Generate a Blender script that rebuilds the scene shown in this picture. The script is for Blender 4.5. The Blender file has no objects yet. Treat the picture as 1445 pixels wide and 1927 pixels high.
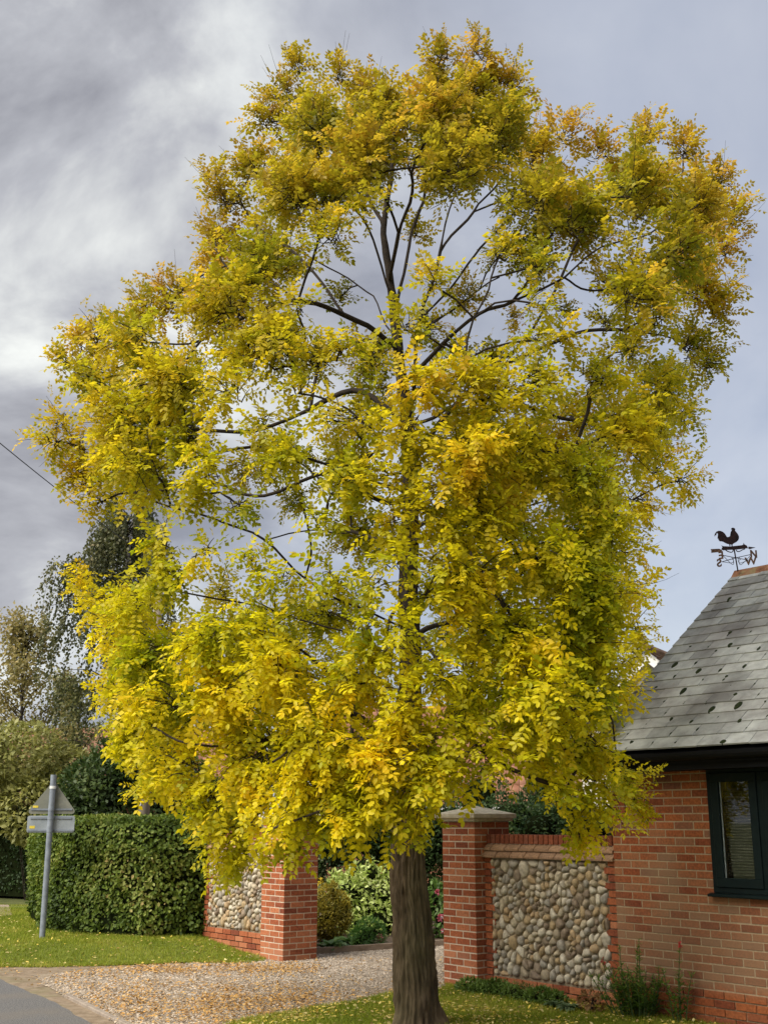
import bpy, bmesh, math, random
import numpy as np
from mathutils import Vector, Matrix, Euler, noise as mnoise

# ------------------------------------------------------------------ camera, sky, sun, exposure
scn = bpy.context.scene
COL = scn.collection
F_PX, CX, CY, PITCH, CAMH = 2190.0, 722.5, 963.5, math.atan((1545 - 963.5) / 2190.0), 1.8
cam = bpy.data.cameras.new('camera')
cam.sensor_fit = 'VERTICAL'
cam.sensor_height = 24.0
cam.lens = 24.0 * F_PX / 1927.0
cam.clip_start, cam.clip_end = 0.1, 3000
camo = bpy.data.objects.new('camera', cam)
COL.objects.link(camo)
camo.location = (0, 0, CAMH)
camo.rotation_euler = (math.pi / 2 + PITCH, 0, 0)
scn.camera = camo

SUN_AZ, SUN_EL = math.radians(-128), math.radians(46)      # direction TO the sun: azimuth from +Y towards +X
to_sun = Vector((math.sin(SUN_AZ) * math.cos(SUN_EL), math.cos(SUN_AZ) * math.cos(SUN_EL), math.sin(SUN_EL)))
sun = bpy.data.lights.new('sun', 'SUN')
sun.energy, sun.angle, sun.color = 2.9, math.radians(50), (1.0, 0.95, 0.87)
suno = bpy.data.objects.new('sun', sun)
COL.objects.link(suno)
suno.rotation_euler = (-to_sun).to_track_quat('-Z', 'Y').to_euler()

w = bpy.data.worlds.new('World')
scn.world = w
w.use_nodes = True
nt = w.node_tree
nt.nodes.clear()
def N(t, **k):
    n = nt.nodes.new(t)
    for a, b in k.items():
        setattr(n, a, b)
    return n
def LK(a, b): nt.links.new(a, b)
sky = N('ShaderNodeTexSky', sky_type='NISHITA', sun_disc=False, sun_elevation=SUN_EL, sun_rotation=SUN_AZ)
tc = N('ShaderNodeTexCoord')
sep = N('ShaderNodeSeparateXYZ'); LK(tc.outputs['Generated'], sep.inputs[0])
zz = N('ShaderNodeMath', operation='ABSOLUTE'); LK(sep.outputs[2], zz.inputs[0])
za = N('ShaderNodeMath', operation='ADD'); LK(zz.outputs[0], za.inputs[0]); za.inputs[1].default_value = 0.55
dv = N('ShaderNodeVectorMath', operation='DIVIDE'); LK(tc.outputs['Generated'], dv.inputs[0])
cmb = N('ShaderNodeCombineXYZ')
for i in range(3): LK(za.outputs[0], cmb.inputs[i])
LK(cmb.outputs[0], dv.inputs[1])
mp = N('ShaderNodeMapping'); LK(dv.outputs[0], mp.inputs[0])
mp.inputs['Location'].default_value = (2.5, 9.7, 0.0)
mp.inputs['Scale'].default_value = (1.0, 1.0, 0.0)
n1 = N('ShaderNodeTexNoise'); LK(mp.outputs[0], n1.inputs['Vector'])
n1.inputs['Scale'].default_value = 4.0; n1.inputs['Detail'].default_value = 7; n1.inputs['Roughness'].default_value = 0.55; n1.inputs['Distortion'].default_value = 0.35
r1 = N('ShaderNodeValToRGB'); LK(n1.outputs[0], r1.inputs[0])
e = r1.color_ramp.elements
e[0].position, e[0].color = 0.36, (2.1, 2.15, 2.5, 1)
e[1].position, e[1].color = 0.66, (7.4, 7.6, 7.4, 1)
x_ = e.new(0.50); x_.color = (3.9, 4.0, 4.35, 1)
# thin even veil of cloud on one side of the sky, broken cloud on the other
n2 = N('ShaderNodeTexNoise'); LK(mp.outputs[0], n2.inputs['Vector'])
n2.inputs['Scale'].default_value = 0.55; n2.inputs['Detail'].default_value = 1
ms = N('ShaderNodeMath', operation='MULTIPLY_ADD'); LK(sep.outputs[0], ms.inputs[0]); ms.inputs[1].default_value = 1.6; LK(n2.outputs[0], ms.inputs[2])
zl_ = N('ShaderNodeMath', operation='MULTIPLY_ADD'); LK(zz.outputs[0], zl_.inputs[0]); zl_.inputs[1].default_value = -1.3; zl_.inputs[2].default_value = 0.50
zl_.use_clamp = True
zs_ = N('ShaderNodeMath', operation='ADD'); LK(ms.outputs[0], zs_.inputs[0]); LK(zl_.outputs[0], zs_.inputs[1])
r2 = N('ShaderNodeValToRGB'); LK(zs_.outputs[0], r2.inputs[0])
r2.color_ramp.elements[0].position, r2.color_ramp.elements[1].position = 0.26, 0.70
veil = N('ShaderNodeMixRGB'); LK(sky.outputs[0], veil.inputs[1]); veil.inputs[0].default_value = 0.72
veil.inputs[2].default_value = (4.2, 4.5, 5.4, 1)
n3 = N('ShaderNodeTexNoise'); LK(mp.outputs[0], n3.inputs['Vector']); n3.inputs['Scale'].default_value = 3.0; n3.inputs['Detail'].default_value = 6; n3.inputs['Roughness'].default_value = 0.55; n3.inputs['Distortion'].default_value = 0.4
r3 = N('ShaderNodeValToRGB'); LK(n3.outputs[0], r3.inputs[0])
r3.color_ramp.elements[0].position, r3.color_ramp.elements[0].color = 0.32, (3.5, 3.85, 4.8, 1)
r3.color_ramp.elements[1].position, r3.color_ramp.elements[1].color = 0.68, (5.4, 5.6, 6.2, 1)
LK(r3.outputs[0], veil.inputs[2])
mx = N('ShaderNodeMixRGB'); LK(r2.outputs[0], mx.inputs[0]); LK(r1.outputs[0], mx.inputs[1]); LK(veil.outputs[0], mx.inputs[2])
bg = N('ShaderNodeBackground'); LK(mx.outputs[0], bg.inputs[0]); bg.inputs[1].default_value = 0.06
wo = N('ShaderNodeOutputWorld'); LK(bg.outputs[0], wo.inputs[0])

vs = scn.view_settings
vs.view_transform = 'Standard'; vs.look = 'None'; vs.gamma = 1.0; vs.use_curve_mapping = False
vs.exposure = 1.1
scn.render.engine = 'CYCLES'

# ------------------------------------------------------------------ pixel helpers
SP, CP = math.sin(PITCH), math.cos(PITCH)
def ray(px, py):
    x, y = (px - CX) / F_PX, (CY - py) / F_PX
    return Vector((x, CP - y * SP, SP + y * CP))
def on_z(px, py, z=0.0):
    d = ray(px, py); t = (z - CAMH) / d.z
    return Vector((d.x * t, d.y * t, z))
def at_y(px, py, Y):
    d = ray(px, py); t = Y / d.y
    return Vector((d.x * t, Y, CAMH + d.z * t))
def sstep(a, b, x):
    t = np.clip((x - a) / (b - a), 0, 1)
    return t * t * (3 - 2 * t)
rng = np.random.default_rng(11)
rnd = random.Random(5)

# ------------------------------------------------------------------ object helpers
def tag(o, label=None, cat=None, group=None, kind=None):
    if label: o['label'] = label
    if cat: o['category'] = cat
    if group: o['group'] = group
    if kind: o['kind'] = kind
    return o
def empty(name, loc=(0, 0, 0), rz=0, **k):
    o = bpy.data.objects.new(name, None)
    COL.objects.link(o); o.location = loc; o.rotation_euler = (0, 0, rz)
    o.empty_display_size = 0.1
    return tag(o, **k)
def link(name, me, parent=None, loc=None, rot=None, scale=None):
    o = bpy.data.objects.new(name, me)
    COL.objects.link(o)
    if parent: o.parent = parent
    if loc is not None: o.location = loc
    if rot is not None: o.rotation_euler = rot
    if scale is not None: o.scale = scale
    return o
def mesh_np(name, V, F, m, parent=None, smooth=False, col=None):
    V = np.asarray(V, dtype=np.float32).reshape(-1, 3)
    F = np.asarray(F, dtype=np.int32)
    k = F.shape[1]
    me = bpy.data.meshes.new(name)
    me.vertices.add(len(V)); me.vertices.foreach_set('co', V.ravel())
    me.loops.add(F.size); me.loops.foreach_set('vertex_index', F.ravel())
    me.polygons.add(len(F)); me.polygons.foreach_set('loop_start', np.arange(0, F.size, k, dtype=np.int32))
    me.polygons.foreach_set('loop_total', np.full(len(F), k, dtype=np.int32))
    if col is not None:
        a = me.attributes.new('col', 'FLOAT_COLOR', 'POINT')
        c = np.ones((len(V), 4), dtype=np.float32); c[:, :3] = col
        a.data.foreach_set('color', c.ravel())
    me.update(calc_edges=True); me.validate()
    if smooth: me.polygons.foreach_set('use_smooth', np.ones(len(F), dtype=bool))
    if m: me.materials.append(m)
    return link(name, me, parent)
class MB:
    def __init__(s): s.v = []; s.f = []
    def add(s, v, f):
        b = len(s.v); s.v += [tuple(q) for q in v]; s.f += [tuple(i + b for i in q) for q in f]; return s
    def box(s, x0, x1, y0, y1, z0, z1):
        return s.add([(x0, y0, z0), (x1, y0, z0), (x1, y1, z0), (x0, y1, z0), (x0, y0, z1), (x1, y0, z1), (x1, y1, z1), (x0, y1, z1)],
                     [(0, 3, 2, 1), (4, 5, 6, 7), (0, 1, 5, 4), (1, 2, 6, 5), (2, 3, 7, 6), (3, 0, 4, 7)])
    def prism(s, poly, axis, a, b):
        """poly: list of 2-D points, extruded along axis from a to b"""
        def mk(p, t): return {'x': (t, p[0], p[1]), 'y': (p[0], t, p[1]), 'z': (p[0], p[1], t)}[axis]
        n = len(poly)
        v = [mk(p, a) for p in poly] + [mk(p, b) for p in poly]
        f = [tuple(range(n - 1, -1, -1)), tuple(range(n, 2 * n))] + [(i, (i + 1) % n, n + (i + 1) % n, n + i) for i in range(n)]
        return s.add(v, f)
    def tube(s, pts, rad, seg=8, caps=True):
        v, f = tube_np(pts, rad, seg)
        b = len(s.v); s.add(v, [tuple(q) for q in f])
        if caps:
            n = len(pts)
            s.f.append(tuple(b + i for i in range(seg - 1, -1, -1))); s.f.append(tuple(b + (n - 1) * seg + i for i in range(seg)))
        return s
    def build(s, name, m, parent=None, smooth=False, bevel=0):
        me = bpy.data.meshes.new(name)
        me.from_pydata(s.v, [], s.f)
        bm = bmesh.new(); bm.from_mesh(me)
        bmesh.ops.recalc_face_normals(bm, faces=bm.faces)
        if bevel: bmesh.ops.bevel(bm, geom=list(bm.edges), offset=bevel, segments=1, affect='EDGES')
        bm.to_mesh(me); bm.free()
        if smooth: me.polygons.foreach_set('use_smooth', [True] * len(me.polygons))
        if m: me.materials.append(m)
        return link(name, me, parent)
def tube_np(pts, rad, seg):
    P = np.asarray([tuple(p) for p in pts], dtype=float)
    R = np.asarray(rad, dtype=float) * np.ones(len(P))
    T = np.gradient(P, axis=0); T /= np.linalg.norm(T, axis=1)[:, None] + 1e-9
    ref = np.array([0.0, 0, 1]) if abs(T[:, 2]).mean() < 0.85 else np.array([1.0, 0, 0])
    A = np.cross(T, ref); A /= np.linalg.norm(A, axis=1)[:, None] + 1e-9
    B = np.cross(T, A)
    an = np.linspace(0, 2 * math.pi, seg, endpoint=False)
    V = P[:, None, :] + R[:, None, None] * (np.cos(an)[None, :, None] * A[:, None, :] + np.sin(an)[None, :, None] * B[:, None, :])
    n = len(P)
    i, j = np.meshgrid(np.arange(n - 1), np.arange(seg), indexing='ij')
    a = i * seg + j; b = i * seg + (j + 1) % seg
    return V.reshape(-1, 3), np.stack([a, b, b + seg, a + seg], -1).reshape(-1, 4)
def catmull(pts, sub=4):
    P = [Vector(p) for p in pts]
    if len(P) < 3: return P
    Q = [P[0] * 2 - P[1]] + P + [P[-1] * 2 - P[-2]]
    out = []
    for i in range(1, len(Q) - 2):
        for k in range(sub):
            t = k / sub
            a, b, c, d = Q[i - 1], Q[i], Q[i + 1], Q[i + 2]
            out.append(0.5 * ((2 * b) + (c - a) * t + (2 * a - 5 * b + 4 * c - d) * t * t + (3 * b - a - 3 * c + d) * t ** 3))
    out.append(P[-1])
    return out

# ------------------------------------------------------------------ materials
def new_mat(name):
    m = bpy.data.materials.new(name); m.use_nodes = True
    t = m.node_tree
    return m, t, t.nodes, t.links, t.nodes['Principled BSDF']
def ramp_set(r, stops):
    el = r.color_ramp.elements
    while len(el) > len(stops): el.remove(el[-1])
    while len(el) < len(stops): el.new(0.5)
    for q, (p, c) in zip(el, stops):
        q.position = p; q.color = (*c, 1)
def surf(name, stops, scale=8, detail=6, rough=0.85, bump=0.3, bscale=None, bdist=0.01, coords='obj', vary=0.0, stretch=None, rrough=0.6, spec=0.3, second=None):
    """noise-coloured surface; vary = per-object/per-island brightness change; second = (scale, lo, hi, colour, amount) blotches"""
    m, t, n, l, b = new_mat(name)
    if coords == 'world':
        src = n.new('ShaderNodeNewGeometry').outputs['Position']
    else:
        src = n.new('ShaderNodeTexCoord').outputs['Object']
    if stretch:
        mp = n.new('ShaderNodeMapping'); mp.inputs['Scale'].default_value = stretch; l.new(src, mp.inputs[0]); src = mp.outputs[0]
    no = n.new('ShaderNodeTexNoise'); l.new(src, no.inputs['Vector'])
    no.inputs['Scale'].default_value = scale; no.inputs['Detail'].default_value = detail; no.inputs['Roughness'].default_value = rrough
    rp = n.new('ShaderNodeValToRGB'); ramp_set(rp, stops); l.new(no.outputs[0], rp.inputs[0])
    c = rp.outputs[0]
    if second:
        n2 = n.new('ShaderNodeTexNoise'); l.new(src, n2.inputs['Vector']); n2.inputs['Scale'].default_value = second[0]; n2.inputs['Detail'].default_value = 5
        mr = n.new('ShaderNodeMapRange'); l.new(n2.outputs[0], mr.inputs[0]); mr.inputs[1].default_value = second[1]; mr.inputs[2].default_value = second[2]; mr.inputs[4].default_value = second[4]
        mx = n.new('ShaderNodeMixRGB'); l.new(mr.outputs[0], mx.inputs[0]); l.new(c, mx.inputs[1]); mx.inputs[2].default_value = (*second[3], 1); c = mx.outputs[0]
    if vary:
        oi = n.new('ShaderNodeObjectInfo'); ge = n.new('ShaderNodeNewGeometry')
        ad = n.new('ShaderNodeMath'); ad.operation = 'ADD'; l.new(oi.outputs['Random'], ad.inputs[0]); l.new(ge.outputs['Random Per Island'], ad.inputs[1])
        fr = n.new('ShaderNodeMath'); fr.operation = 'FRACT'; l.new(ad.outputs[0], fr.inputs[0])
        mr = n.new('ShaderNodeMapRange'); l.new(fr.outputs[0], mr.inputs[0]); mr.inputs[3].default_value = 1 - vary; mr.inputs[4].default_value = 1 + vary
        hs = n.new('ShaderNodeHueSaturation'); l.new(mr.outputs[0], hs.inputs['Value']); l.new(c, hs.inputs['Color']); c = hs.outputs[0]
    l.new(c, b.inputs['Base Color'])
    b.inputs['Roughness'].default_value = rough
    b.inputs['Specular IOR Level'].default_value = spec
    if bump:
        nb = n.new('ShaderNodeTexNoise'); l.new(src, nb.inputs['Vector']); nb.inputs['Scale'].default_value = bscale or scale * 4; nb.inputs['Detail'].default_value = 5
        bp = n.new('ShaderNodeBump'); bp.inputs['Strength'].default_value = bump; bp.inputs['Distance'].default_value = bdist
        l.new(nb.outputs[0], bp.inputs['Height']); l.new(bp.outputs[0], b.inputs['Normal'])
    return m
def brick_mat(name, stops, bloom=None, bloom_z=None, vary=0.14):
    """each brick one fired colour (object random), fine grain, optional pale lime bloom with its own blotchy shape"""
    m, t, n, l, b = new_mat(name)
    oi = n.new('ShaderNodeObjectInfo'); ge = n.new('ShaderNodeNewGeometry')
    ad = n.new('ShaderNodeMath'); ad.operation = 'ADD'; l.new(oi.outputs['Random'], ad.inputs[0]); l.new(ge.outputs['Random Per Island'], ad.inputs[1])
    fr = n.new('ShaderNodeMath'); fr.operation = 'FRACT'; l.new(ad.outputs[0], fr.inputs[0])
    rp = n.new('ShaderNodeValToRGB'); ramp_set(rp, stops); l.new(fr.outputs[0], rp.inputs[0])
    no = n.new('ShaderNodeTexNoise'); l.new(ge.outputs['Position'], no.inputs['Vector']); no.inputs['Scale'].default_value = 45; no.inputs['Detail'].default_value = 6
    mr = n.new('ShaderNodeMapRange'); l.new(no.outputs[0], mr.inputs[0]); mr.inputs[1].default_value = 0.3; mr.inputs[2].default_value = 0.7; mr.inputs[3].default_value = 0.66; mr.inputs[4].default_value = 1.3
    hs = n.new('ShaderNodeHueSaturation'); l.new(rp.outputs[0], hs.inputs['Color']); l.new(mr.outputs[0], hs.inputs['Value'])
    c = hs.outputs[0]
    if bloom:
        n2 = n.new('ShaderNodeTexNoise'); l.new(ge.outputs['Position'], n2.inputs['Vector']); n2.inputs['Scale'].default_value = 1.3; n2.inputs['Detail'].default_value = 4
        sp = n.new('ShaderNodeSeparateXYZ'); l.new(ge.outputs['Position'], sp.inputs[0])
        zr = n.new('ShaderNodeMapRange'); l.new(sp.outputs[2], zr.inputs[0])
        zr.inputs[1].default_value, zr.inputs[2].default_value = bloom_z[1], bloom_z[2]; zr.inputs[3].default_value = 0.42; zr.inputs[4].default_value = -0.25
        zl = n.new('ShaderNodeMapRange'); l.new(sp.outputs[2], zl.inputs[0])
        zl.inputs[1].default_value, zl.inputs[2].default_value = bloom_z[0] - 0.06, bloom_z[0] + 0.06
        a2 = n.new('ShaderNodeMath'); a2.operation = 'ADD'; l.new(n2.outputs[0], a2.inputs[0]); l.new(zr.outputs[0], a2.inputs[1])
        a3 = n.new('ShaderNodeMath'); a3.operation = 'MULTIPLY_ADD'; l.new(fr.outputs[0], a3.inputs[0]); a3.inputs[1].default_value = 0.42; l.new(a2.outputs[0], a3.inputs[2])
        mr2 = n.new('ShaderNodeMapRange'); l.new(a3.outputs[0], mr2.inputs[0]); mr2.inputs[1].default_value = 0.58; mr2.inputs[2].default_value = 1.1; mr2.inputs[4].default_value = 0.78
        a4 = n.new('ShaderNodeMath'); a4.operation = 'MULTIPLY'; l.new(mr2.outputs[0], a4.inputs[0]); l.new(zl.outputs[0], a4.inputs[1])
        mx = n.new('ShaderNodeMixRGB'); l.new(a4.outputs[0], mx.inputs[0]); l.new(c, mx.inputs[1]); mx.inputs[2].default_value = (*bloom, 1); c = mx.outputs[0]
    l.new(c, b.inputs['Base Color']); b.inputs['Roughness'].default_value = 0.88; b.inputs['Specular IOR Level'].default_value = 0.25
    bp = n.new('ShaderNodeBump'); bp.inputs['Strength'].default_value = 0.5; bp.inputs['Distance'].default_value = 0.004; l.new(no.outputs[0], bp.inputs['Height']); l.new(bp.outputs[0], b.inputs['Normal'])
    return m
def leaf_mat(name, trans=0.45, gain=1.0, rough=0.5, spec=0.35):
    m, t, n, l, b = new_mat(name)
    at = n.new('ShaderNodeAttribute'); at.attribute_name = 'col'
    l.new(at.outputs['Color'], b.inputs['Base Color']); b.inputs['Roughness'].default_value = rough; b.inputs['Specular IOR Level'].default_value = spec
    tr = n.new('ShaderNodeBsdfTranslucent')
    g = n.new('ShaderNodeMixRGB'); g.blend_type = 'MULTIPLY'; g.inputs[0].default_value = 1; l.new(at.outputs['Color'], g.inputs[1]); g.inputs[2].default_value = (gain, gain, gain * 0.8, 1)
    l.new(g.outputs[0], tr.inputs[0])
    mx = n.new('ShaderNodeMixShader'); mx.inputs[0].default_value = trans
    l.new(b.outputs[0], mx.inputs[1]); l.new(tr.outputs[0], mx.inputs[2]); l.new(mx.outputs[0], n['Material Output'].inputs[0])
    return m
def plain(name, c, rough=0.6, metal=0.0, spec=0.4, bump=0):
    m, t, n, l, b = new_mat(name)
    no = n.new('ShaderNodeTexNoise'); no.inputs['Scale'].default_value = 14; no.inputs['Detail'].default_value = 4
    l.new(n.new('ShaderNodeTexCoord').outputs['Object'], no.inputs['Vector'])
    rp = n.new('ShaderNodeValToRGB'); ramp_set(rp, [(0.3, tuple(q * 0.8 for q in c)), (0.7, tuple(min(1, q * 1.15) for q in c))]); l.new(no.outputs[0], rp.inputs[0])
    l.new(rp.outputs[0], b.inputs['Base Color'])
    b.inputs['Roughness'].default_value = rough; b.inputs['Metallic'].default_value = metal; b.inputs['Specular IOR Level'].default_value = spec
    return m

M = {}
M['leaf'] = leaf_mat('robinia_leaf', 0.56, 1.2)
M['hedge_leaf'] = leaf_mat('hedge_leaf', 0.32, 1.1, 0.55, 0.25)
M['shrub_leaf'] = leaf_mat('shrub_leaf', 0.35, 1.1, 0.5, 0.4)
M['grass'] = leaf_mat('grass_blade', 0.35, 1.1, 0.6, 0.2)
M['litter'] = leaf_mat('fallen_leaf', 0.15, 1.0, 0.7, 0.2)
M['bark'] = surf('bark', [(0.25, (0.032, 0.021, 0.012)), (0.5, (0.10, 0.070, 0.040)), (0.75, (0.19, 0.14, 0.085))], 11, 8, 0.92, 0.6, 40, 0.009, 'world', stretch=(1, 1, 0.4), second=(2.2, 0.5, 0.75, (0.115, 0.105, 0.05), 0.5))
M['branch'] = surf('branch_bark', [(0.3, (0.014, 0.010, 0.007)), (0.7, (0.045, 0.032, 0.021))], 14, 5, 0.9, 0.4, 50, 0.004, 'world')
M['mortar'] = surf('lime_mortar', [(0.3, (0.44, 0.35, 0.25)), (0.7, (0.62, 0.52, 0.40))], 30, 6, 0.95, 0.5, 120, 0.004, 'world')
M['mortar_house'] = surf('sand_mortar', [(0.3, (0.30, 0.21, 0.125)), (0.7, (0.44, 0.33, 0.21))], 30, 6, 0.95, 0.5, 120, 0.004, 'world')
M['mortar_dark'] = surf('flint_mortar', [(0.3, (0.17, 0.13, 0.08)), (0.7, (0.33, 0.27, 0.18))], 18, 6, 0.95, 0.6, 90, 0.006, 'world')
M['brick'] = brick_mat('pier_brick', [(0.0, (0.19, 0.052, 0.026)), (0.2, (0.27, 0.075, 0.032)), (0.5, (0.32, 0.092, 0.036)), (0.8, (0.38, 0.12, 0.050)), (0.95, (0.42, 0.16, 0.075)), (1.0, (0.22, 0.075, 0.045))], (0.40, 0.165, 0.085), (-1, -0.2, 0.45))
M['house_brick'] = brick_mat('house_brick', [(0.0, (0.19, 0.050, 0.022)), (0.35, (0.29, 0.080, 0.028)), (0.75, (0.34, 0.105, 0.035)), (1.0, (0.17, 0.055, 0.034))], (0.27, 0.165, 0.095), (0.30, 0.6, 1.9))
M['coping_brick'] = brick_mat('coping_brick', [(0.0, (0.16, 0.045, 0.022)), (0.5, (0.24, 0.068, 0.030)), (1.0, (0.20, 0.075, 0.045))])
M['corbel_brick'] = brick_mat('corbel_brick', [(0.0, (0.26, 0.15, 0.085)), (0.5, (0.34, 0.20, 0.115)), (1.0, (0.25, 0.155, 0.095))])
M['stone_cap'] = surf('cast_stone', [(0.3, (0.36, 0.31, 0.22)), (0.7, (0.58, 0.52, 0.40))], 14, 7, 0.9, 0.4, 60, 0.004, 'world', second=(5, 0.55, 0.75, (0.22, 0.20, 0.14), 0.6))
def cobble_mat():
    m, t, n, l, b = new_mat('beach_cobble')
    oi = n.new('ShaderNodeObjectInfo'); ge = n.new('ShaderNodeNewGeometry')
    rp = n.new('ShaderNodeValToRGB'); rp.color_ramp.interpolation = 'CONSTANT'
    cs = [(0.40, 0.33, 0.22), (0.30, 0.24, 0.16), (0.47, 0.41, 0.31), (0.25, 0.19, 0.13), (0.36, 0.26, 0.14), (0.33, 0.29, 0.23), (0.52, 0.46, 0.35), (0.21, 0.155, 0.105), (0.40, 0.28, 0.155), (0.28, 0.25, 0.20), (0.44, 0.37, 0.26)]
    ramp_set(rp, [(i / len(cs), c) for i, c in enumerate(cs)])
    ad = n.new('ShaderNodeMath'); ad.operation = 'ADD'; l.new(oi.outputs['Random'], ad.inputs[0]); l.new(ge.outputs['Random Per Island'], ad.inputs[1])
    fr = n.new('ShaderNodeMath'); fr.operation = 'FRACT'; l.new(ad.outputs[0], fr.inputs[0]); l.new(fr.outputs[0], rp.inputs[0])
    no = n.new('ShaderNodeTexNoise'); l.new(ge.outputs['Position'], no.inputs['Vector']); no.inputs['Scale'].default_value = 28; no.inputs['Detail'].default_value = 7
    mr = n.new('ShaderNodeMapRange'); l.new(no.outputs[0], mr.inputs[0]); mr.inputs[1].default_value = 0.3; mr.inputs[2].default_value = 0.7; mr.inputs[3].default_value = 0.68; mr.inputs[4].default_value = 1.3
    hs = n.new('ShaderNodeHueSaturation'); l.new(rp.outputs[0], hs.inputs['Color']); l.new(mr.outputs[0], hs.inputs['Value'])
    l.new(hs.outputs[0], b.inputs['Base Color']); b.inputs['Roughness'].default_value = 0.7; b.inputs['Specular IOR Level'].default_value = 0.35
    bp = n.new('ShaderNodeBump'); bp.inputs['Strength'].default_value = 0.45; bp.inputs['Distance'].default_value = 0.006; l.new(no.outputs[0], bp.inputs['Height']); l.new(bp.outputs[0], b.inputs['Normal'])
    return m
M['cobble'] = cobble_mat()
M['slate'] = surf('slate', [(0.2, (0.17, 0.17, 0.155)), (0.45, (0.34, 0.345, 0.32)), (0.75, (0.50, 0.51, 0.47))], 5.5, 8, 0.75, 0.35, 40, 0.004, 'world', vary=0.24, spec=0.3, rrough=0.68, second=(1.6, 0.45, 0.68, (0.15, 0.125, 0.115), 0.6))
M['ridge'] = surf('ridge_clay', [(0.3, (0.10, 0.05, 0.032)), (0.5, (0.30, 0.135, 0.068)), (0.7, (0.38, 0.21, 0.12))], 9, 7, 0.9, 0.5, 40, 0.008, 'world', second=(7, 0.52, 0.62, (0.33, 0.27, 0.13), 0.7))
M['moss'] = surf('moss', [(0.3, (0.012, 0.018, 0.006)), (0.7, (0.045, 0.06, 0.014))], 60, 4, 1.0, 1.0, 160, 0.02)
M['lichen'] = surf('orange_lichen', [(0.3, (0.30, 0.17, 0.04)), (0.7, (0.42, 0.28, 0.09))], 90, 4, 1.0, 0.5, 160, 0.004)
M['black'] = plain('black_gutter', (0.006, 0.006, 0.007), 0.6, spec=.15)
M['frame'] = plain('dark_green_paint', (0.005, 0.011, 0.011), 0.5, spec=.15)
M['white'] = plain('white_paint', (0.72, 0.72, 0.69), 0.5)
M['cream'] = plain('pale_render', (0.62, 0.58, 0.50), 0.9)
M['galv'] = surf('galvanised_steel', [(0.3, (0.15, 0.17, 0.20)), (0.7, (0.27, 0.30, 0.34))], 9, 5, 0.5, 0.1, 60, 0.002, spec=0.5)
M['signback'] = surf('weathered_sign_back', [(0.3, (0.15, 0.155, 0.13)), (0.7, (0.27, 0.27, 0.225))], 6, 6, 0.7, 0.15, 40, 0.002, second=(3, 0.45, 0.7, (0.13, 0.135, 0.09), 0.7))
M['signback2'] = surf('grey_sign_back', [(0.3, (0.24, 0.27, 0.29)), (0.7, (0.38, 0.41, 0.43))], 5, 6, 0.6, 0.15, 40, 0.002)
M['sticker'] = plain('yellow_sticker', (0.75, 0.58, 0.06), 0.5)
M['vane'] = surf('rusted_iron', [(0.35, (0.012, 0.007, 0.008)), (0.7, (0.045, 0.018, 0.016))], 18, 5, 0.75, 0.2, 80, 0.002)
M['vane_letter'] = surf('rusted_letter', [(0.3, (0.05, 0.025, 0.02)), (0.7, (0.26, 0.15, 0.09))], 20, 4, 0.7, 0.1, 80, 0.002)
M['pole_wood'] = surf('pole_wood', [(0.3, (0.20, 0.16, 0.12)), (0.7, (0.38, 0.32, 0.26))], 6, 6, 0.9, 0.3, 50, 0.005, stretch=(1, 1, 0.12))
M['wire'] = plain('wire_rubber', (0.03, 0.03, 0.035), 0.6)
M['asphalt'] = surf('asphalt', [(0.35, (0.075, 0.073, 0.072)), (0.5, (0.135, 0.13, 0.125)), (0.66, (0.24, 0.23, 0.215))], 70, 3, 0.9, 1.0, 110, 0.012, 'world', second=(1.3, 0.45, 0.7, (0.19, 0.16, 0.125), 0.55))
M['dirt'] = surf('verge_dirt', [(0.3, (0.16, 0.115, 0.07)), (0.5, (0.235, 0.175, 0.115)), (0.7, (0.32, 0.25, 0.175))], 9, 8, 0.95, 0.6, 90, 0.012, 'world', second=(2.0, 0.5, 0.72, (0.17, 0.16, 0.075), 0.6))
M['gravel'] = surf('gravel_bed', [(0.28, (0.19, 0.135, 0.09)), (0.5, (0.33, 0.26, 0.185)), (0.72, (0.50, 0.42, 0.32))], 60, 4, 0.95, 1.0, 70, 0.02, 'world', second=(1.5, 0.45, 0.7, (0.27, 0.21, 0.14), 0.6))
M['pebble'] = surf('pebble', [(0.3, (0.27, 0.21, 0.15)), (0.7, (0.47, 0.395, 0.31))], 5, 3, 0.85, 0, vary=0.45, coords='world')
M['soil'] = surf('bed_soil', [(0.3, (0.05, 0.034, 0.022)), (0.7, (0.13, 0.09, 0.06))], 30, 6, 1.0, 0.8, 80, 0.02, 'world')
M['turf'] = surf('turf', [(0.3, (0.075, 0.090, 0.012)), (0.55, (0.145, 0.17, 0.022)), (0.75, (0.21, 0.215, 0.04))], 7, 6, 1.0, 0.6, 120, 0.02, 'world')
M['meadow'] = surf('ground_grass', [(0.3, (0.05, 0.065, 0.015)), (0.7, (0.12, 0.125, 0.035))], 2, 6, 1.0, 0.5, 40, 0.03, 'world')
M['concrete'] = surf('kerb_concrete', [(0.3, (0.20, 0.16, 0.125)), (0.7, (0.36, 0.30, 0.24))], 20, 6, 0.9, 0.4, 90, 0.004, 'world')
M['board'] = surf('edging_board', [(0.3, (0.20, 0.145, 0.095)), (0.7, (0.36, 0.275, 0.20))], 8, 6, 0.9, 0.3, 60, 0.004, 'world', stretch=(0.3, 1, 1))
M['pantile'] = surf('red_pantile', [(0.3, (0.20, 0.085, 0.05)), (0.7, (0.36, 0.18, 0.11))], 3, 6, 0.9, 0.3, 40, 0.01, 'world', vary=0.2, second=(1.2, 0.5, 0.75, (0.28, 0.19, 0.13), 0.5))
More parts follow.
